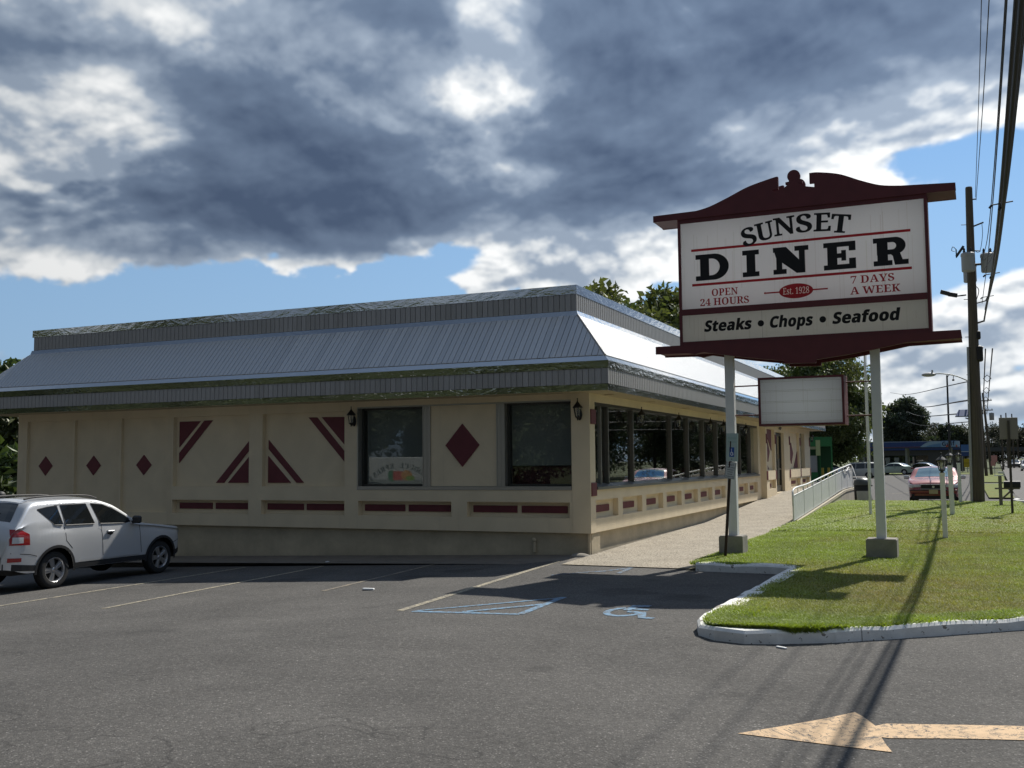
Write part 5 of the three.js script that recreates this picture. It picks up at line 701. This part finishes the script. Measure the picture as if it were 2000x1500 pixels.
// ---------------------------------------------------------------- poles and wires
const PX = 0.27, PZ = -38.6;
{
  const y0 = LAWN(PX, PZ), t = thing('utility_pole', 'tall dark wooden utility pole with grey transformers behind the sign', 'utility pole', [PX, y0, PZ]);
  part('pole', [lathe([[0, -0.3], [0.205, -0.3], [0.195, 2], [0.168, 5], [0.138, 8], [0.115, 11.0], [0.105, 11.05], [0, 11.06]], 20).rotateZ(-0.012)], M.wood, t);
  part('conduit', [bar(V(-0.20, -0.1, 0.12), V(-0.13, 5.4, 0.12), 0.035, 8), bar(V(-0.23, -0.1, 0.0), V(-0.17, 4.2, 0.0), 0.028, 8)], M.canGrey, t);
  const can = (x, z, y) => { const p = part('transformer', lathe([[0, 0], [0.20, 0], [0.215, 0.03], [0.215, 0.52], [0.23, 0.53], [0.23, 0.60], [0.21, 0.65], [0, 0.68]], 24).translate(x, y, z), M.canGrey, t); part('bushing', [lathe([[0, 0], [0.05, 0], [0.035, 0.05], [0.05, 0.07], [0.032, 0.12], [0.045, 0.14], [0.02, 0.2], [0, 0.22]], 10).translate(x - 0.11, y + 0.62, z + 0.06), lathe([[0, 0], [0.05, 0], [0.035, 0.05], [0.05, 0.07], [0.032, 0.12], [0.045, 0.14], [0.02, 0.2], [0, 0.22]], 10).translate(x + 0.10, y + 0.62, z + 0.04), bar(V(x, y + 0.3, z), V(0, y + 0.3, 0), 0.04)], M.darkMetal, p); };
  can(0.0, 0.36, 8.0); can(0.62, 0.05, 7.98); can(0.05, -0.42, 7.75);
  part('fuse_cutout', [bar(V(-0.12, 8.95, 0.1), V(-0.36, 8.6, 0.15), 0.045), bar(V(-0.36, 8.55, 0.15), V(-0.36, 8.85, 0.15), 0.02), tube([V(-0.36, 8.85, 0.15), V(-0.46, 8.95, 0.15), V(-0.5, 8.82, 0.15), V(-0.4, 8.78, 0.15)], 0.012, 5), bar(V(0.05, 8.8, 0.0), V(0.42, 8.75, 0.0), 0.02)], M.darkMetal, t);
  part('standoff', [bar(V(0.1, 9.6, 0), V(0.55, 9.75, 0), 0.028), bar(V(0.1, 10.6, 0), V(0.36, 10.6, 0), 0.025), bar(V(0.1, 6.9, 0), V(0.55, 7.0, 0), 0.02), tube([V(0.14, 7.6, 0), V(0.30, 7.4, 0), V(0.2, 7.0, 0), V(0.14, 6.85, 0)], 0.014, 5), tube([V(0.14, 8.9, 0), V(0.35, 8.7, 0), V(0.5, 9.3, 0), V(0.5, 9.7, 0)], 0.010, 5), bar(V(0.1, 6.2, 0), V(0.45, 6.3, 0), 0.03), bar(V(0.1, 5.4, 0.0), V(0.34, 5.3, 0.0), 0.10, 8)], M.darkMetal, t);
  for (let k = 0, r = rng(2); k < 14; k++) part('step_bolt', bar(V(0, 1.8 + k * 0.66, 0), V((k % 2 ? 0.24 : -0.22) * (1 - k * 0.02), 1.8 + k * 0.66, 0.05), 0.012, 5), M.darkMetal, t);
  part('splice_box', [rb(0.22, 0.55, 0.24, 0.08, 0.24, 5.15, 0.05), rb(0.16, 0.3, 0.18, 0.06, 0.22, 5.8, 0.05)], M.black, t);
  // street lamp on a long arm, flood lamp, solar panel
  part('lamp_arm', [tube([V(-0.1, 4.2, 0), V(-0.55, 4.42, 0), V(-1.0, 4.52, 0), V(-1.25, 4.52, 0)], 0.022, 6)], M.galv, t);
  part('lamp_head', [uvm(new THREE.SphereGeometry(0.15, 16, 10).scale(1.6, 0.5, 0.75).translate(-1.42, 4.50, 0)), cyl(0.03, 0.03, 4.55, 4.66, -1.3, 0)], M.canGrey, t);
  const fl = part('flood_lamp', [rb(0.30, 0.13, 0.22, 0.02, 0, 0, 0).rotateZ(-0.34).translate(-0.78, 7.36, 0.05), rb(0.30, 0.13, 0.22, 0.02, 0, 0, 0).rotateZ(-0.24).translate(-0.53, 7.27, 0.05)], M.darkMetal, t); part('arm', bar(V(-0.42, 7.22, 0.02), V(-0.1, 7.24, 0), 0.025), M.darkMetal, fl);
  const sp = part('solar_panel', hull([V(-0.62, 2.98, 0.1), V(-0.12, 2.98, 0.1), V(-0.12, 3.22, -0.28), V(-0.5, 3.22, -0.28)], V(0, 0.03, 0.02)), std({ color: C(0.035, 0.055, 0.13), roughness: 0.25, metalness: 0.3 }), t); part('bracket', bar(V(-0.3, 2.95, 0), V(-0.05, 2.85, 0), 0.02), M.darkMetal, sp);
}
{
  const wire = (pts, r, label, group = 'overhead cables along the road') => single('overhead_cable', uvm(new THREE.TubeGeometry(new THREE.CatmullRomCurve3(pts.map((p) => V(...p))), 70, r, 6)), M.cable, label, 'cable', group);
  const w2 = wire([[0.70, 6.6, PZ], [0.68, 6.12, -22.3], [0.68, 6.75, -12.9], [0.68, 8.4, 0], [0.68, 9.4, 8]], 0.027, 'thick dark left cable of the overhead bundle above the lawn');
  wire([[0.76, 6.98, PZ], [0.70, 5.95, -21], [0.70, 6.55, -11.6], [0.70, 8.3, 0], [0.70, 9.3, 8]], 0.034, 'thickest dark right cable of the overhead bundle above the lawn');
  wire([[0.72, 8.7, PZ], [0.70, 7.55, -27.4], [0.70, 8.0, -14], [0.70, 9.8, 0], [0.70, 10.6, 8]], 0.010, 'thin cable just left of the thick overhead bundle');
  wire([[0.74, 8.3, PZ], [0.71, 6.05, -20.5], [0.71, 6.3, -12.3], [0.71, 7.9, 0], [0.71, 8.8, 8]], 0.010, 'thin cable running between the two thick overhead cables');
  wire([[0.80, 8.7, PZ], [0.76, 6.3, -22], [0.76, 6.5, -13.0], [0.78, 8.2, 0], [0.78, 9, 8]], 0.010, 'thin cable along the right side of the thick overhead bundle');
  wire([[0.66, 7.2, PZ], [0.64, 6.75, -25], [0.64, 7.25, -13.5], [0.64, 8.9, 0], [0.64, 9.8, 8]], 0.010, 'middle-weight cable tucked left inside the overhead bundle');
  wire([[0.60, 10.95, PZ], [0.62, 11.1, -22.7], [0.62, 12.3, -8], [0.62, 14, 6]], 0.009, 'leftmost thin high wire from the top of the utility pole');
  wire([[0.62, 10.85, PZ], [0.65, 9.75, -18.7], [0.65, 10.0, -8], [0.65, 11, 6]], 0.010, 'second thin high wire from the top of the utility pole');
  for (const [z, x, y, i] of [[-18.5, 0.69, 6.05, 0], [-26.5, 0.705, 6.2, 1], [-33, 0.73, 6.6, 2]]) single('cable_clamp', [bar(V(x - 0.16, y, z), V(x + 0.16, y + 0.03, z), 0.012, 5), bar(V(x - 0.06, y - 0.1, z), V(x + 0.04, y + 0.1, z), 0.022, 5), bar(V(x - 0.16, y, z), V(x - 0.2, y - 0.05, z), 0.02, 5)], M.cable, ['upper clamp gripping the overhead cable bundle', 'middle clamp gripping the overhead cable bundle', 'lowest clamp on the overhead bundle near the utility pole'][i], 'cable clamp');
  // beyond the pole: spaced cables to the far poles, and wires off to the left
  wire([[0.70, 5.6, PZ], [1.1, 5.0, -80], [1.95, 7.9, -126]], 0.022, 'cable from the utility pole along the road into the distance, left of the spacers', 'cables beyond the utility pole');
  wire([[0.92, 5.6, PZ], [1.35, 5.0, -80], [2.25, 7.9, -126]], 0.022, 'cable from the utility pole along the road into the distance, right of the spacers', 'cables beyond the utility pole');
  for (const [z, i] of [[-50, 0], [-57, 1], [-64, 2], [-72, 3]]) { const k = (-38.6 - z) / 41, x = lerp(0.81, 1.22, k), y = lerp(5.6, 5.0, k) - 0.25 * k * (1 - k), s = 0.16; single('cable_spacer', [bar(V(x - s, y, z), V(x, y + s, z), 0.014, 5), bar(V(x, y + s, z), V(x + s, y, z), 0.014, 5), bar(V(x + s, y, z), V(x, y - s, z), 0.014, 5), bar(V(x, y - s, z), V(x - s, y, z), 0.014, 5)], M.cable, ['topmost diamond spacer on the cables beyond the pole', 'second diamond spacer from the top beyond the pole', 'third diamond spacer from the top beyond the pole', 'lowest diamond spacer on the cables beyond the pole'][i], 'cable spacer'); }
  const N = ['highest thin wire slanting left of the pole over the gas station', 'second thin wire slanting left of the pole over the gas station', 'third thin wire slanting left of the pole over the gas station', 'lowest thin wire left of the pole near the solar panel'];
  [[4.5, -9.5, 11.0, -150, 0.020], [3.85, -7.0, 9.4, -150, 0.030], [3.4, -7.5, 8.3, -150, 0.026], [3.1, -7.5, 7.0, -150, 0.018]].forEach(([y, x2, y2, z2, r], i) => wire([[PX - 0.15, y, PZ], [lerp(PX, x2, 0.5), lerp(y, y2, 0.5) - 0.35, lerp(PZ, z2, 0.5)], [x2, y2, z2]], r, N[i], 'wires slanting left of the pole'));
}
{ // distant poles
  const far = (x, z, h, lean, label, arms) => { const t = thing('distant_pole', label, 'utility pole', [x, -0.15, z], 0, 'distant poles along the road'); part('pole', [bar(V(0, -0.3, 0), V(lean, h, 0), 0.17, 10, 0.11)], M.wood, t); arms.forEach((y) => part('crossarm', [bar(V(lean * y / h - 0.85, y, 0), V(lean * y / h + 0.85, y + 0.04, 0), 0.06, 6), ...[-0.75, -0.4, 0.4, 0.75].map((k) => bar(V(lean * y / h + k, y, 0), V(lean * y / h + k, y + 0.22, 0), 0.035, 6))], M.wood, t)); return t; };
  const a = far(2.35, -126, 9.3, -0.55, 'leaning distant utility pole with two crossarms just right of the big pole', [8.4, 7.3]); part('transformer', lathe([[0, 0], [0.25, 0], [0.27, 0.8], [0, 0.85]], 14).translate(0.25, 6.2, 0.2), M.canGrey, a);
  far(1.7, -118, 8.9, -0.3, 'second leaning distant pole crossing behind the big pole', []); far(5.2, -185, 9.0, 0.0, 'thin distant pole above the far trees by the road', []); far(6.9, -215, 10.5, 0, 'left pole of the distant cluster above the far trees', []); far(7.9, -215, 10.3, 0, 'middle pole of the distant cluster above the far trees', []); far(9.3, -230, 9.6, 0, 'right pole of the distant cluster above the far trees', []);
  const s = thing('street_light', 'slender steel street light pole above the gas station canopy', 'street light', [-1.47, -0.1, -98]); part('pole', bar(V(0, -0.2, 0), V(0.05, 9.3, 0), 0.11, 10, 0.075), M.darkMetal, s); part('lamp', [tube([V(0.05, 9.1, 0), V(0.3, 9.35, 0), V(0.55, 9.3, 0), V(0.55, 8.9, 0)], 0.03, 5), rb(0.2, 0.15, 0.2, 0.04, 0.55, 8.85, 0)], M.darkMetal, s);
}
{ // road sign seen from behind, mailbox
  const t = thing('road_sign', 'blank back of a road sign on a steel post at the right edge', 'sign', [1.06, LAWN(1.06, -31.4), -31.4]);
  part('post', [bx(-0.032, 0.032, -0.2, 2.62, -0.025, -0.012), bx(-0.032, -0.026, -0.2, 2.62, -0.012, 0.012), bx(0.026, 0.032, -0.2, 2.62, -0.012, 0.012)], std({ color: C(0.10, 0.09, 0.08), roughness: 0.7, metalness: 0.4 }), t);
  part('sign_plate', rb(0.47, 0.60, 0.008, 0.0035, 0, 2.40, -0.034), std({ color: C(0.23, 0.215, 0.19), roughness: 0.5, metalness: 0.5 }), t);
  const m = thing('mailbox', 'black mailbox on a grey wooden post near the right edge', 'mailbox', [0.90, LAWN(0.9, -36), -36]);
  const gw = std({ color: C(0.17, 0.155, 0.13), roughness: 0.9 });
  part('post', [bx(-0.05, 0.05, -0.2, 0.98, -0.05, 0.05), bx(-0.16, 0.56, 0.56, 0.61, -0.04, 0.04), bar(V(0.02, 0.24, 0), V(0.36, 0.57, 0), 0.03, 4)], gw, m); part('post_cap', [bx(-0.16, 0.14, 0.98, 1.01, -0.08, 0.08), bx(-0.05, 0.13, 1.05, 1.12, -0.06, 0.06)], M.whitePaint, m);
  part('box', toSide(ext((() => { const s = new THREE.Shape(); s.moveTo(-0.09, 0); s.lineTo(0.09, 0); s.lineTo(0.09, 0.12); s.absarc(0, 0.12, 0.09, 0, Math.PI); s.closePath(); return s; })(), 0.48, [], 0.10)).translate(0, 0.612, 0), M.black, m);
}

// ---------------------------------------------------------------- far buildings
{
  const green = std({ color: C(0.018, 0.16, 0.045), roughness: 0.5 }), k = thing('green_kiosk', 'bright green kiosk with an awning beyond the end of the diner', 'kiosk', [-11.9, -0.02, -93.0], 0.12);
  part('frame', [bx(-1.15, 1.05, 3.0, 3.75, -1.6, 1.2), bx(0.92, 1.05, 0, 3.0, 1.05, 1.2), bx(-0.05, 0.05, 0, 3.0, 0.2, 0.3), bx(0.95, 1.05, 0, 3.0, -1.6, -1.4), bx(-1.15, 1.05, 3.75, 3.82, -1.62, 1.22)], green, k);
  part('back_wall', bx(-1.1, 1.0, 0, 3.0, -1.6, -1.45), std({ color: C(0.012, 0.07, 0.025), roughness: 0.7 }), k);
  part('counter', [bx(-1.15, -0.2, 0, 0.75, 0.1, 1.0)], green, k); part('machine', [bx(-1.1, -0.25, 0.76, 2.2, 0.15, 0.95), bx(-1.0, -0.35, 1.0, 2.0, 0.95, 0.97)], M.canGrey, k);
  part('poster', bx(-0.32, 0.06, 2.2, 3.55, 1.203, 1.23), std({ color: C(0.4, 0.46, 0.22), roughness: 0.6 }), k); part('cream_band', bx(-1.15, -0.2, 2.75, 2.99, 1.0, 1.1), std({ color: C(0.42, 0.42, 0.26), roughness: 0.7 }), k);
  part('bollard', [cyl(0.11, 0.11, 0, 1.15, 0.7, 1.9), cyl(0.11, 0.11, 0, 1.15, 0.2, 2.2)], std({ color: C(0.35, 0.27, 0.03), roughness: 0.6 }), k);
  // gas station
  const blue = std({ color: C(0.020, 0.045, 0.17), roughness: 0.5 }), t = thing('gas_station_canopy', 'blue gas station canopy on thin posts in the distance', 'gas station canopy', [-7, -0.05, -152]);
  const band = print(1100, 80, (g, w, h) => { g.fillStyle = '#27407e'; g.fillRect(0, 0, w, h); g.fillStyle = '#8fa9c4'; g.beginPath(); g.moveTo(w * 0.62, h); g.quadraticCurveTo(w * 0.68, 0, w * 0.75, 0); g.lineTo(w, 0); g.lineTo(w, h); g.fill(); g.fillStyle = '#5f86b4'; g.beginPath(); g.moveTo(w * 0.66, h); g.quadraticCurveTo(w * 0.78, h * 0.2, w * 0.9, h * 0.35); g.lineTo(w * 0.9, h); g.fill(); g.fillStyle = '#b4543a'; g.beginPath(); g.arc(w * 0.945, h * 1.0, h * 0.5, 0, TAU); g.fill(); g.fillStyle = '#a9b4c2'; g.fillRect(0, 0, w, 5); g.fillStyle = '#8a4a34'; g.fillRect(0, h - 6, w * 0.62, 6); });
  part('roof', bx(-7.2, 6.0, 3.35, 4.3, -8, 0), blue, t); part('fascia', face(13.2, 0.78, band).translate(-0.6, 3.85, 0.035), band, t);
  const font = print(256, 128, (g, w, h) => { g.clearRect(0, 0, w, h); }, {});
  const glf = print(400, 170, (g, w, h) => { g.fillStyle = '#7f9cbd'; g.fillRect(0, 0, w, h); g.fillStyle = '#b4543a'; g.beginPath(); g.arc(w / 2, h * 0.98, h * 0.42, 0, TAU); g.fill(); g.fillStyle = '#131d42'; g.font = 'bold 170px sans-serif'; g.textAlign = 'center'; g.save(); g.translate(w / 2, h * 0.82); g.rotate(-0.05); g.fillText('Gulf', 0, 0); g.restore(); });
  part('brand_sign', face(1.9, 0.80, glf).translate(4.6, 3.86, 0.07), glf, t, 'sign on the canopy edge reading Gulf');
  for (const [x, z] of [[-0.9, -1.2], [-6.6, -1.2], [4.9, -1.2], [-0.9, -6.8], [4.9, -6.8]]) part('post', bx(x - 0.13, x + 0.13, -0.1, 3.36, z - 0.13, z + 0.13), M.canGrey, t);
  const p = thing('fuel_pump', 'left pale fuel pump under the gas station canopy', 'fuel pump', [-10.4, 0, -153.5], 0, 'fuel pumps'); part('pump_body', [rb(0.5, 1.5, 0.4, 0.05, 0, 0.75, 0), rb(0.62, 0.5, 0.42, 0.06, 0, 1.75, 0)], M.canGrey, p); part('hose', tube([V(0.3, 1.6, 0.1), V(0.5, 0.8, 0.15), V(0.3, 0.5, 0.15)], 0.03, 5), M.cable, p); copy(p, [-9.2, 0, -153.5], 0, 'right pale fuel pump under the gas station canopy');
  const sh = thing('station_shop', 'dark low shop building behind the fuel pumps', 'building', [-8.5, -0.1, -166]); part('wall', [bx(-7, 8, 0, 3.2, -6, 0)], std({ color: C(0.10, 0.095, 0.09), roughness: 0.9 }), sh); part('shop_window', bx(-5, 3, 0.9, 2.4, 0.0, 0.05), M.carGlass, sh); part('roof', bx(-7.3, 8.3, 3.2, 3.5, -6.3, 0.4), blue, sh);
  const pr = print(200, 200, (g, w, h) => { g.fillStyle = '#3e66a8'; g.fillRect(0, 0, w, h); g.fillStyle = '#c7ccd4'; g.fillRect(0, 118, w, 8); g.fillRect(120, 20, 60, 30); g.fillRect(120, 65, 60, 30); g.fillStyle = '#24417f'; g.fillRect(0, 126, w, 74); });
  const ps = thing('price_sign', 'blue price sign beside the gas station canopy', 'sign', [0.15, -0.1, -146]); part('post', [bx(-0.9, -0.8, 0, 3.6, -0.06, 0.06), bx(0.75, 0.85, 0, 3.6, -0.06, 0.06)], M.canGrey, ps); part('panel', face(1.9, 1.5, pr).translate(0, 2.95, 0.1), pr, ps);
  const yp = thing('yellow_sign', 'yellow sign panel below the blue price sign', 'sign', [-0.1, -0.1, -144]); part('panel', [bx(-0.42, 0.42, 0.75, 1.85, 0, 0.05)], std({ color: C(0.5, 0.36, 0.02), roughness: 0.6 }), yp); part('post', bx(-0.05, 0.05, 0, 0.75, 0, 0.05), M.canGrey, yp); part('panel_divider', bx(-0.42, 0.42, 1.28, 1.33, 0.05, 0.06), M.black, yp);
  const wall = std({ color: C(0.16, 0.14, 0.12), roughness: 0.9 });
  const fl = thing('roadside_banner', 'small red and white banner cluster by the far road', 'banner', [2.5, -0.1, -118]); part('banner', [bx(-0.28, 0.28, 1.5, 2.2, 0, 0.04), bx(-0.35, 0.1, 1.1, 1.6, 0.05, 0.08)], std({ color: C(0.5, 0.25, 0.24), roughness: 0.8 }), fl); part('pole', bar(V(0, 0, -0.02), V(0, 2.3, -0.02), 0.03), M.galv, fl);
  const rd = thing('guide_rail', 'dark bridge beam crossing low behind the distant poles', 'bridge', [9, 0, -235]); part('beam', bx(-14, 12, 3.2, 4.0, -1, 1), std({ color: C(0.08, 0.085, 0.09), roughness: 0.9 }), rd); part('abutment', [bx(-14, -12, -0.5, 3.2, -1, 1), bx(10, 12, -0.5, 3.2, -1, 1)], std({ color: C(0.1, 0.1, 0.1), roughness: 0.9 }), rd);
}

// ---------------------------------------------------------------- trees
{
  const bark = std({ map: (() => { const r = rng(64); return tex(128, 256, (u, v) => { const k = 1 + 0.7 * fbm(Math.cos(u * TAU) * 4, Math.sin(u * TAU) * 4, v * 5, 4) + (r() - 0.5) * 0.2; return [0.085 * k, 0.07 * k, 0.055 * k]; }, [1, 0.6]); })(), roughness: 0.95 });
  const leafGeo = (n, spread, size, seed) => { const r = rng(seed), P = []; for (let i = 0; i < n; i++) { const c = V((r() - 0.5) * spread, (r() - 0.5) * spread, (r() - 0.5) * spread), a = V(r() - 0.5, r() * 0.6 - 0.3, r() - 0.5).normalize(), w = V(r() - 0.5, r() - 0.5, r() - 0.5).cross(a).normalize(), s = size * (0.6 + 0.8 * r()), nn = a.clone().cross(w).multiplyScalar(s * 0.18);
    const p0 = c, p1 = c.clone().addScaledVector(a, s * 0.5).addScaledVector(w, s * 0.3).add(nn), p2 = c.clone().addScaledVector(a, s), p3 = c.clone().addScaledVector(a, s * 0.5).addScaledVector(w, -s * 0.3).add(nn); P.push(...p0.toArray(), ...p1.toArray(), ...p2.toArray(), ...p0.toArray(), ...p2.toArray(), ...p3.toArray()); }
    const g = new THREE.BufferGeometry(); g.setAttribute('position', new THREE.Float32BufferAttribute(P, 3)); g.computeVertexNormals(); return g; };
  const geos = [leafGeo(9, 0.42, 0.24, 1), leafGeo(9, 0.6, 0.36, 2)], leafMat = phy({ color: C(1, 1, 1), roughness: 0.7, transmission: 0.5, thickness: 0 });
  function tree({ label, x, z, y = -0.1, h, r, trunk, tr = 0.2, col, clumps = 40, per = 60, seed, big = 0, squash = 1, category = 'tree', name = 'tree', group, hollow = 0.55 }) {
    const t = thing(name, label, category, [x, y, z], 0, group), rr = rng(seed), cy = (trunk + h) / 2, ry = (h - trunk) / 2 * squash, C0 = [];
    for (let i = 0; i < clumps; i++) { let a = rr() * TAU, e = Math.asin(rr() * 2 - 1), d = hollow + (1 - hollow) * Math.pow(rr(), 0.6); const wob = 1 + 0.28 * noise3(Math.cos(a) * 1.6 + seed, Math.sin(e) * 1.6, Math.sin(a) * 1.6); C0.push(V(Math.cos(a) * Math.cos(e) * r * d * wob * (e < -0.2 ? 0.9 : 1), cy + Math.sin(e) * ry * d * wob, Math.sin(a) * Math.cos(e) * r * d * wob)); }
    const limbs = [lathe([[0, -0.3], [tr * 1.35, -0.3], [tr, 0.5], [tr * 0.75, trunk], [tr * 0.35, cy + ry * 0.4], [0, cy + ry * 0.6]], 10)]; C0.forEach((c, i) => { if (i % 3 === 0) { const s = V(0, lerp(trunk * 0.7, cy, rr() * 0.9), 0), m = s.clone().lerp(c, 0.5).add(V(0, r * 0.10, 0)); limbs.push(tube([s, m, c], tr * 0.16, 5, 8)); } });
    part('trunk', limbs, bark, t);
    const inst = new THREE.InstancedMesh(geos[big], leafMat, clumps * per), m = new THREE.Matrix4(), q = new THREE.Quaternion(), E3 = new THREE.Euler(), rc = r * 0.30; let k = 0;
    for (const c of C0) { const cb = 0.75 + 0.5 * rr(), yel = rr(), cr = rc * (0.65 + 0.7 * rr()); for (let i = 0; i < per; i++) { const a = rr() * TAU, e = Math.asin(rr() * 2 - 1), d = cr * Math.pow(rr(), 0.45); const p = V(c.x + Math.cos(a) * Math.cos(e) * d, c.y + Math.sin(e) * d * 0.7, c.z + Math.sin(a) * Math.cos(e) * d); q.setFromEuler(E3.set(rr() * 6, rr() * 6, rr() * 6)); const s = (big ? 1.0 : 1.1) * (0.75 + 0.6 * rr()); m.compose(p, q, V(s, s, s)); inst.setMatrixAt(k, m); const b = cb * (0.75 + 0.5 * rr()); inst.setColorAt(k, C(col[0] * b * (1 + 0.35 * yel), col[1] * b, col[2] * b)); k++; } }
    inst.name = 'crown'; inst.userData.kind = 'stuff'; shade(inst); t.add(inst); return t;
  }
  const g1 = [0.095, 0.15, 0.028], g2 = [0.105, 0.165, 0.036], g3 = [0.050, 0.080, 0.030];
  // in view
  tree({ label: 'leafy tree rising behind the diner roof left of the sign', x: -17.6, z: -57.5, h: 12.9, r: 5.2, trunk: 3.5, tr: 0.3, col: g1, clumps: 90, per: 75, seed: 21, big: 1, hollow: 0.2 });
  tree({ label: 'tall broad green tree behind the far end of the diner', x: -15.0, z: -114, y: -0.3, h: 14.6, r: 6.6, trunk: 1.5, tr: 0.4, col: g2, clumps: 130, per: 70, seed: 22, big: 1, hollow: 0.3 });
  tree({ label: 'large dark tree standing behind the gas station canopy', x: -9.5, z: -182, h: 11.4, r: 3.5, trunk: 2, tr: 0.4, col: g3, clumps: 70, per: 80, seed: 23, big: 1, hollow: 0.3 });
  tree({ label: 'dark lower tree right of the big dark one behind the canopy', x: -2.2, z: -185, h: 7.2, r: 2.9, trunk: 1.2, tr: 0.3, col: g3, clumps: 45, per: 60, seed: 24, big: 1, hollow: 0.3 });
  tree({ label: 'dark wide tree low behind the utility pole', x: -4.6, z: -192, h: 5.4, r: 2.6, trunk: 0.8, tr: 0.3, col: g3, clumps: 40, per: 60, seed: 25, big: 1, hollow: 0.3 });
  tree({ label: 'small tree top peeking over the middle of the roof', x: -27.8, z: -62, h: 13.1, r: 2.6, trunk: 5, tr: 0.2, col: g1, clumps: 18, per: 60, seed: 26, big: 1, hollow: 0.3 });
  tree({ label: 'tall loose tree at the left edge behind the diner corner', x: -36.9, z: -31.2, y: -0.6, h: 7.8, r: 3.2, trunk: 2.2, tr: 0.2, col: g1, clumps: 34, per: 70, seed: 27, hollow: 0.35 });
  tree({ label: 'dense bright bush at the left edge beside the diner wall', x: -29.8, z: -25.4, y: -0.6, h: 4.4, r: 2.3, trunk: 0.3, tr: 0.1, col: [0.075, 0.125, 0.025], clumps: 50, per: 80, seed: 28, category: 'bush', name: 'bush', hollow: 0.3 });
  tree({ label: 'low dark bush at the left edge behind the silver car', x: -27.2, z: -20.8, y: -0.6, h: 2.2, r: 1.5, trunk: 0.1, tr: 0.08, col: g2, clumps: 26, per: 60, seed: 29, category: 'bush', name: 'bush', hollow: 0.3 });
  for (const [i, [x, z, h, r]] of [[3.0, -250, 9, 6], [9, -260, 9.5, 6], [15, -250, 11, 7], [20, -235, 10.5, 6.5], [-6, -215, 8, 6]].entries()) tree({ label: ['dark tree far along the road left of the distant poles', 'dark tree at the far end of the road', 'tree on the far right at the road end', 'rounded tree at the right picture edge in the distance', 'far tree behind the gas station shop'][i], x, z, h, r, trunk: 1, tr: 0.3, col: [0.05, 0.066, 0.036], clumps: 34, per: 45, seed: 40 + i, big: 1, hollow: 0.3 });
  // behind the camera and across the road: what the chrome and the windows mirror
  const B = [[-40, 20, 14.5], [-33.5, 23, 14], [-26, 25, 14.5], [-18.5, 24, 14.5], [-47, 12, 14], [-11, 27, 13], [6, 26, 12.5], [17, 15, 13], [-54, 3, 13], [-62, 14, 14]];
  const BL = ['leftmost', 'second', 'third', 'fourth', 'far corner', 'fifth', 'sixth', 'seventh', 'outermost', 'rearmost'];
  B.forEach(([x, z, h], i) => tree({ label: `${BL[i]} tree of the row across the street behind the lot`, x, z, y: -0.5, h, r: 5.6, trunk: 0.2, tr: 0.35, col: [0.058, 0.094, 0.022], clumps: 80, per: 45, seed: 60 + i, big: 1, hollow: 0.2 }));
  for (let i = 0; i < 13; i++) { const z = -40 - i * 18; tree({ label: `roadside tree number ${['one', 'two', 'three', 'four', 'five', 'six', 'seven', 'eight', 'nine', 'ten', 'eleven', 'twelve', 'thirteen'][i]} in the row across the road`, x: 26 + (i % 3) * 2 + Math.max(0, -z - 55) * 0.03, z, y: -0.2, h: 15 + (i * 7 % 4), r: 7.4, trunk: 0.2, tr: 0.35, col: g3, clumps: 70, per: 45, seed: 80 + i, big: 1, hollow: 0.3, group: 'trees across the road' }); }
}
{ // delivery truck behind the camera, mirrored in the left front window
  const t = thing('delivery_truck', 'white produce delivery truck parked across the lot, mirrored in the left window', 'truck', [-29.9, -0.55, 11.7]);
  const sideP = print(900, 420, (g, w, h) => { g.fillStyle = '#a9aba7'; g.fillRect(0, 0, w, h); g.fillStyle = '#858a85'; g.fillRect(0, h * 0.62, w, h * 0.38); g.fillStyle = '#1d2a20'; g.font = 'bold 84px serif'; g.textAlign = 'center'; const s = 'PRODUCE XPRESS'; [...s].forEach((ch, i) => { const a = (i - 6.5) * 0.125; g.save(); g.translate(w * 0.46 + Math.sin(a) * 480, 600 - Math.cos(a) * 480); g.rotate(a); g.fillText(ch, 0, 0); g.restore(); });
    g.fillStyle = '#47754a'; g.beginPath(); g.ellipse(w * 0.57, h * 0.52, 50, 70, 0.2, 0, TAU); g.fill(); g.fillStyle = '#b4503c'; g.fillRect(w * 0.42, h * 0.38, 120, 110); g.fillStyle = '#b98545'; g.beginPath(); g.ellipse(w * 0.36, h * 0.5, 70, 62, 0, 0, TAU); g.fill(); g.fillStyle = '#7f9a35'; g.beginPath(); g.ellipse(w * 0.31, h * 0.58, 60, 30, 0, 0, TAU); g.fill(); g.fillStyle = '#1d2a20'; g.font = 'bold 78px serif'; g.fillText('908-298', w * 0.46, h * 0.86); });
  part('cargo_box', bx(-2.6, 2.6, 0.7, 2.75, 0.02, 2.2), M.whitePaint, t); part('side_panel', face(4.6, 2.0, sideP).rotateY(Math.PI).translate(0.1, 1.72, -0.002), sideP, t); part('cab', [rb(1.7, 1.9, 2.0, 0.2, 3.6, 1.45, 1.1)], M.whitePaint, t); part('chassis', bx(-2.5, 4.3, 0.45, 0.7, 0.4, 1.8), M.black, t);
  for (const [x, z] of [[-1.6, 0.25], [3.5, 0.25], [-1.6, 1.95], [3.5, 1.95]]) part('wheel', uvm(new THREE.CylinderGeometry(0.42, 0.42, 0.28, 24).rotateX(Math.PI / 2).translate(x, 0.42, z)), M.rubber, t);
}

renderer.render(scene, camera);
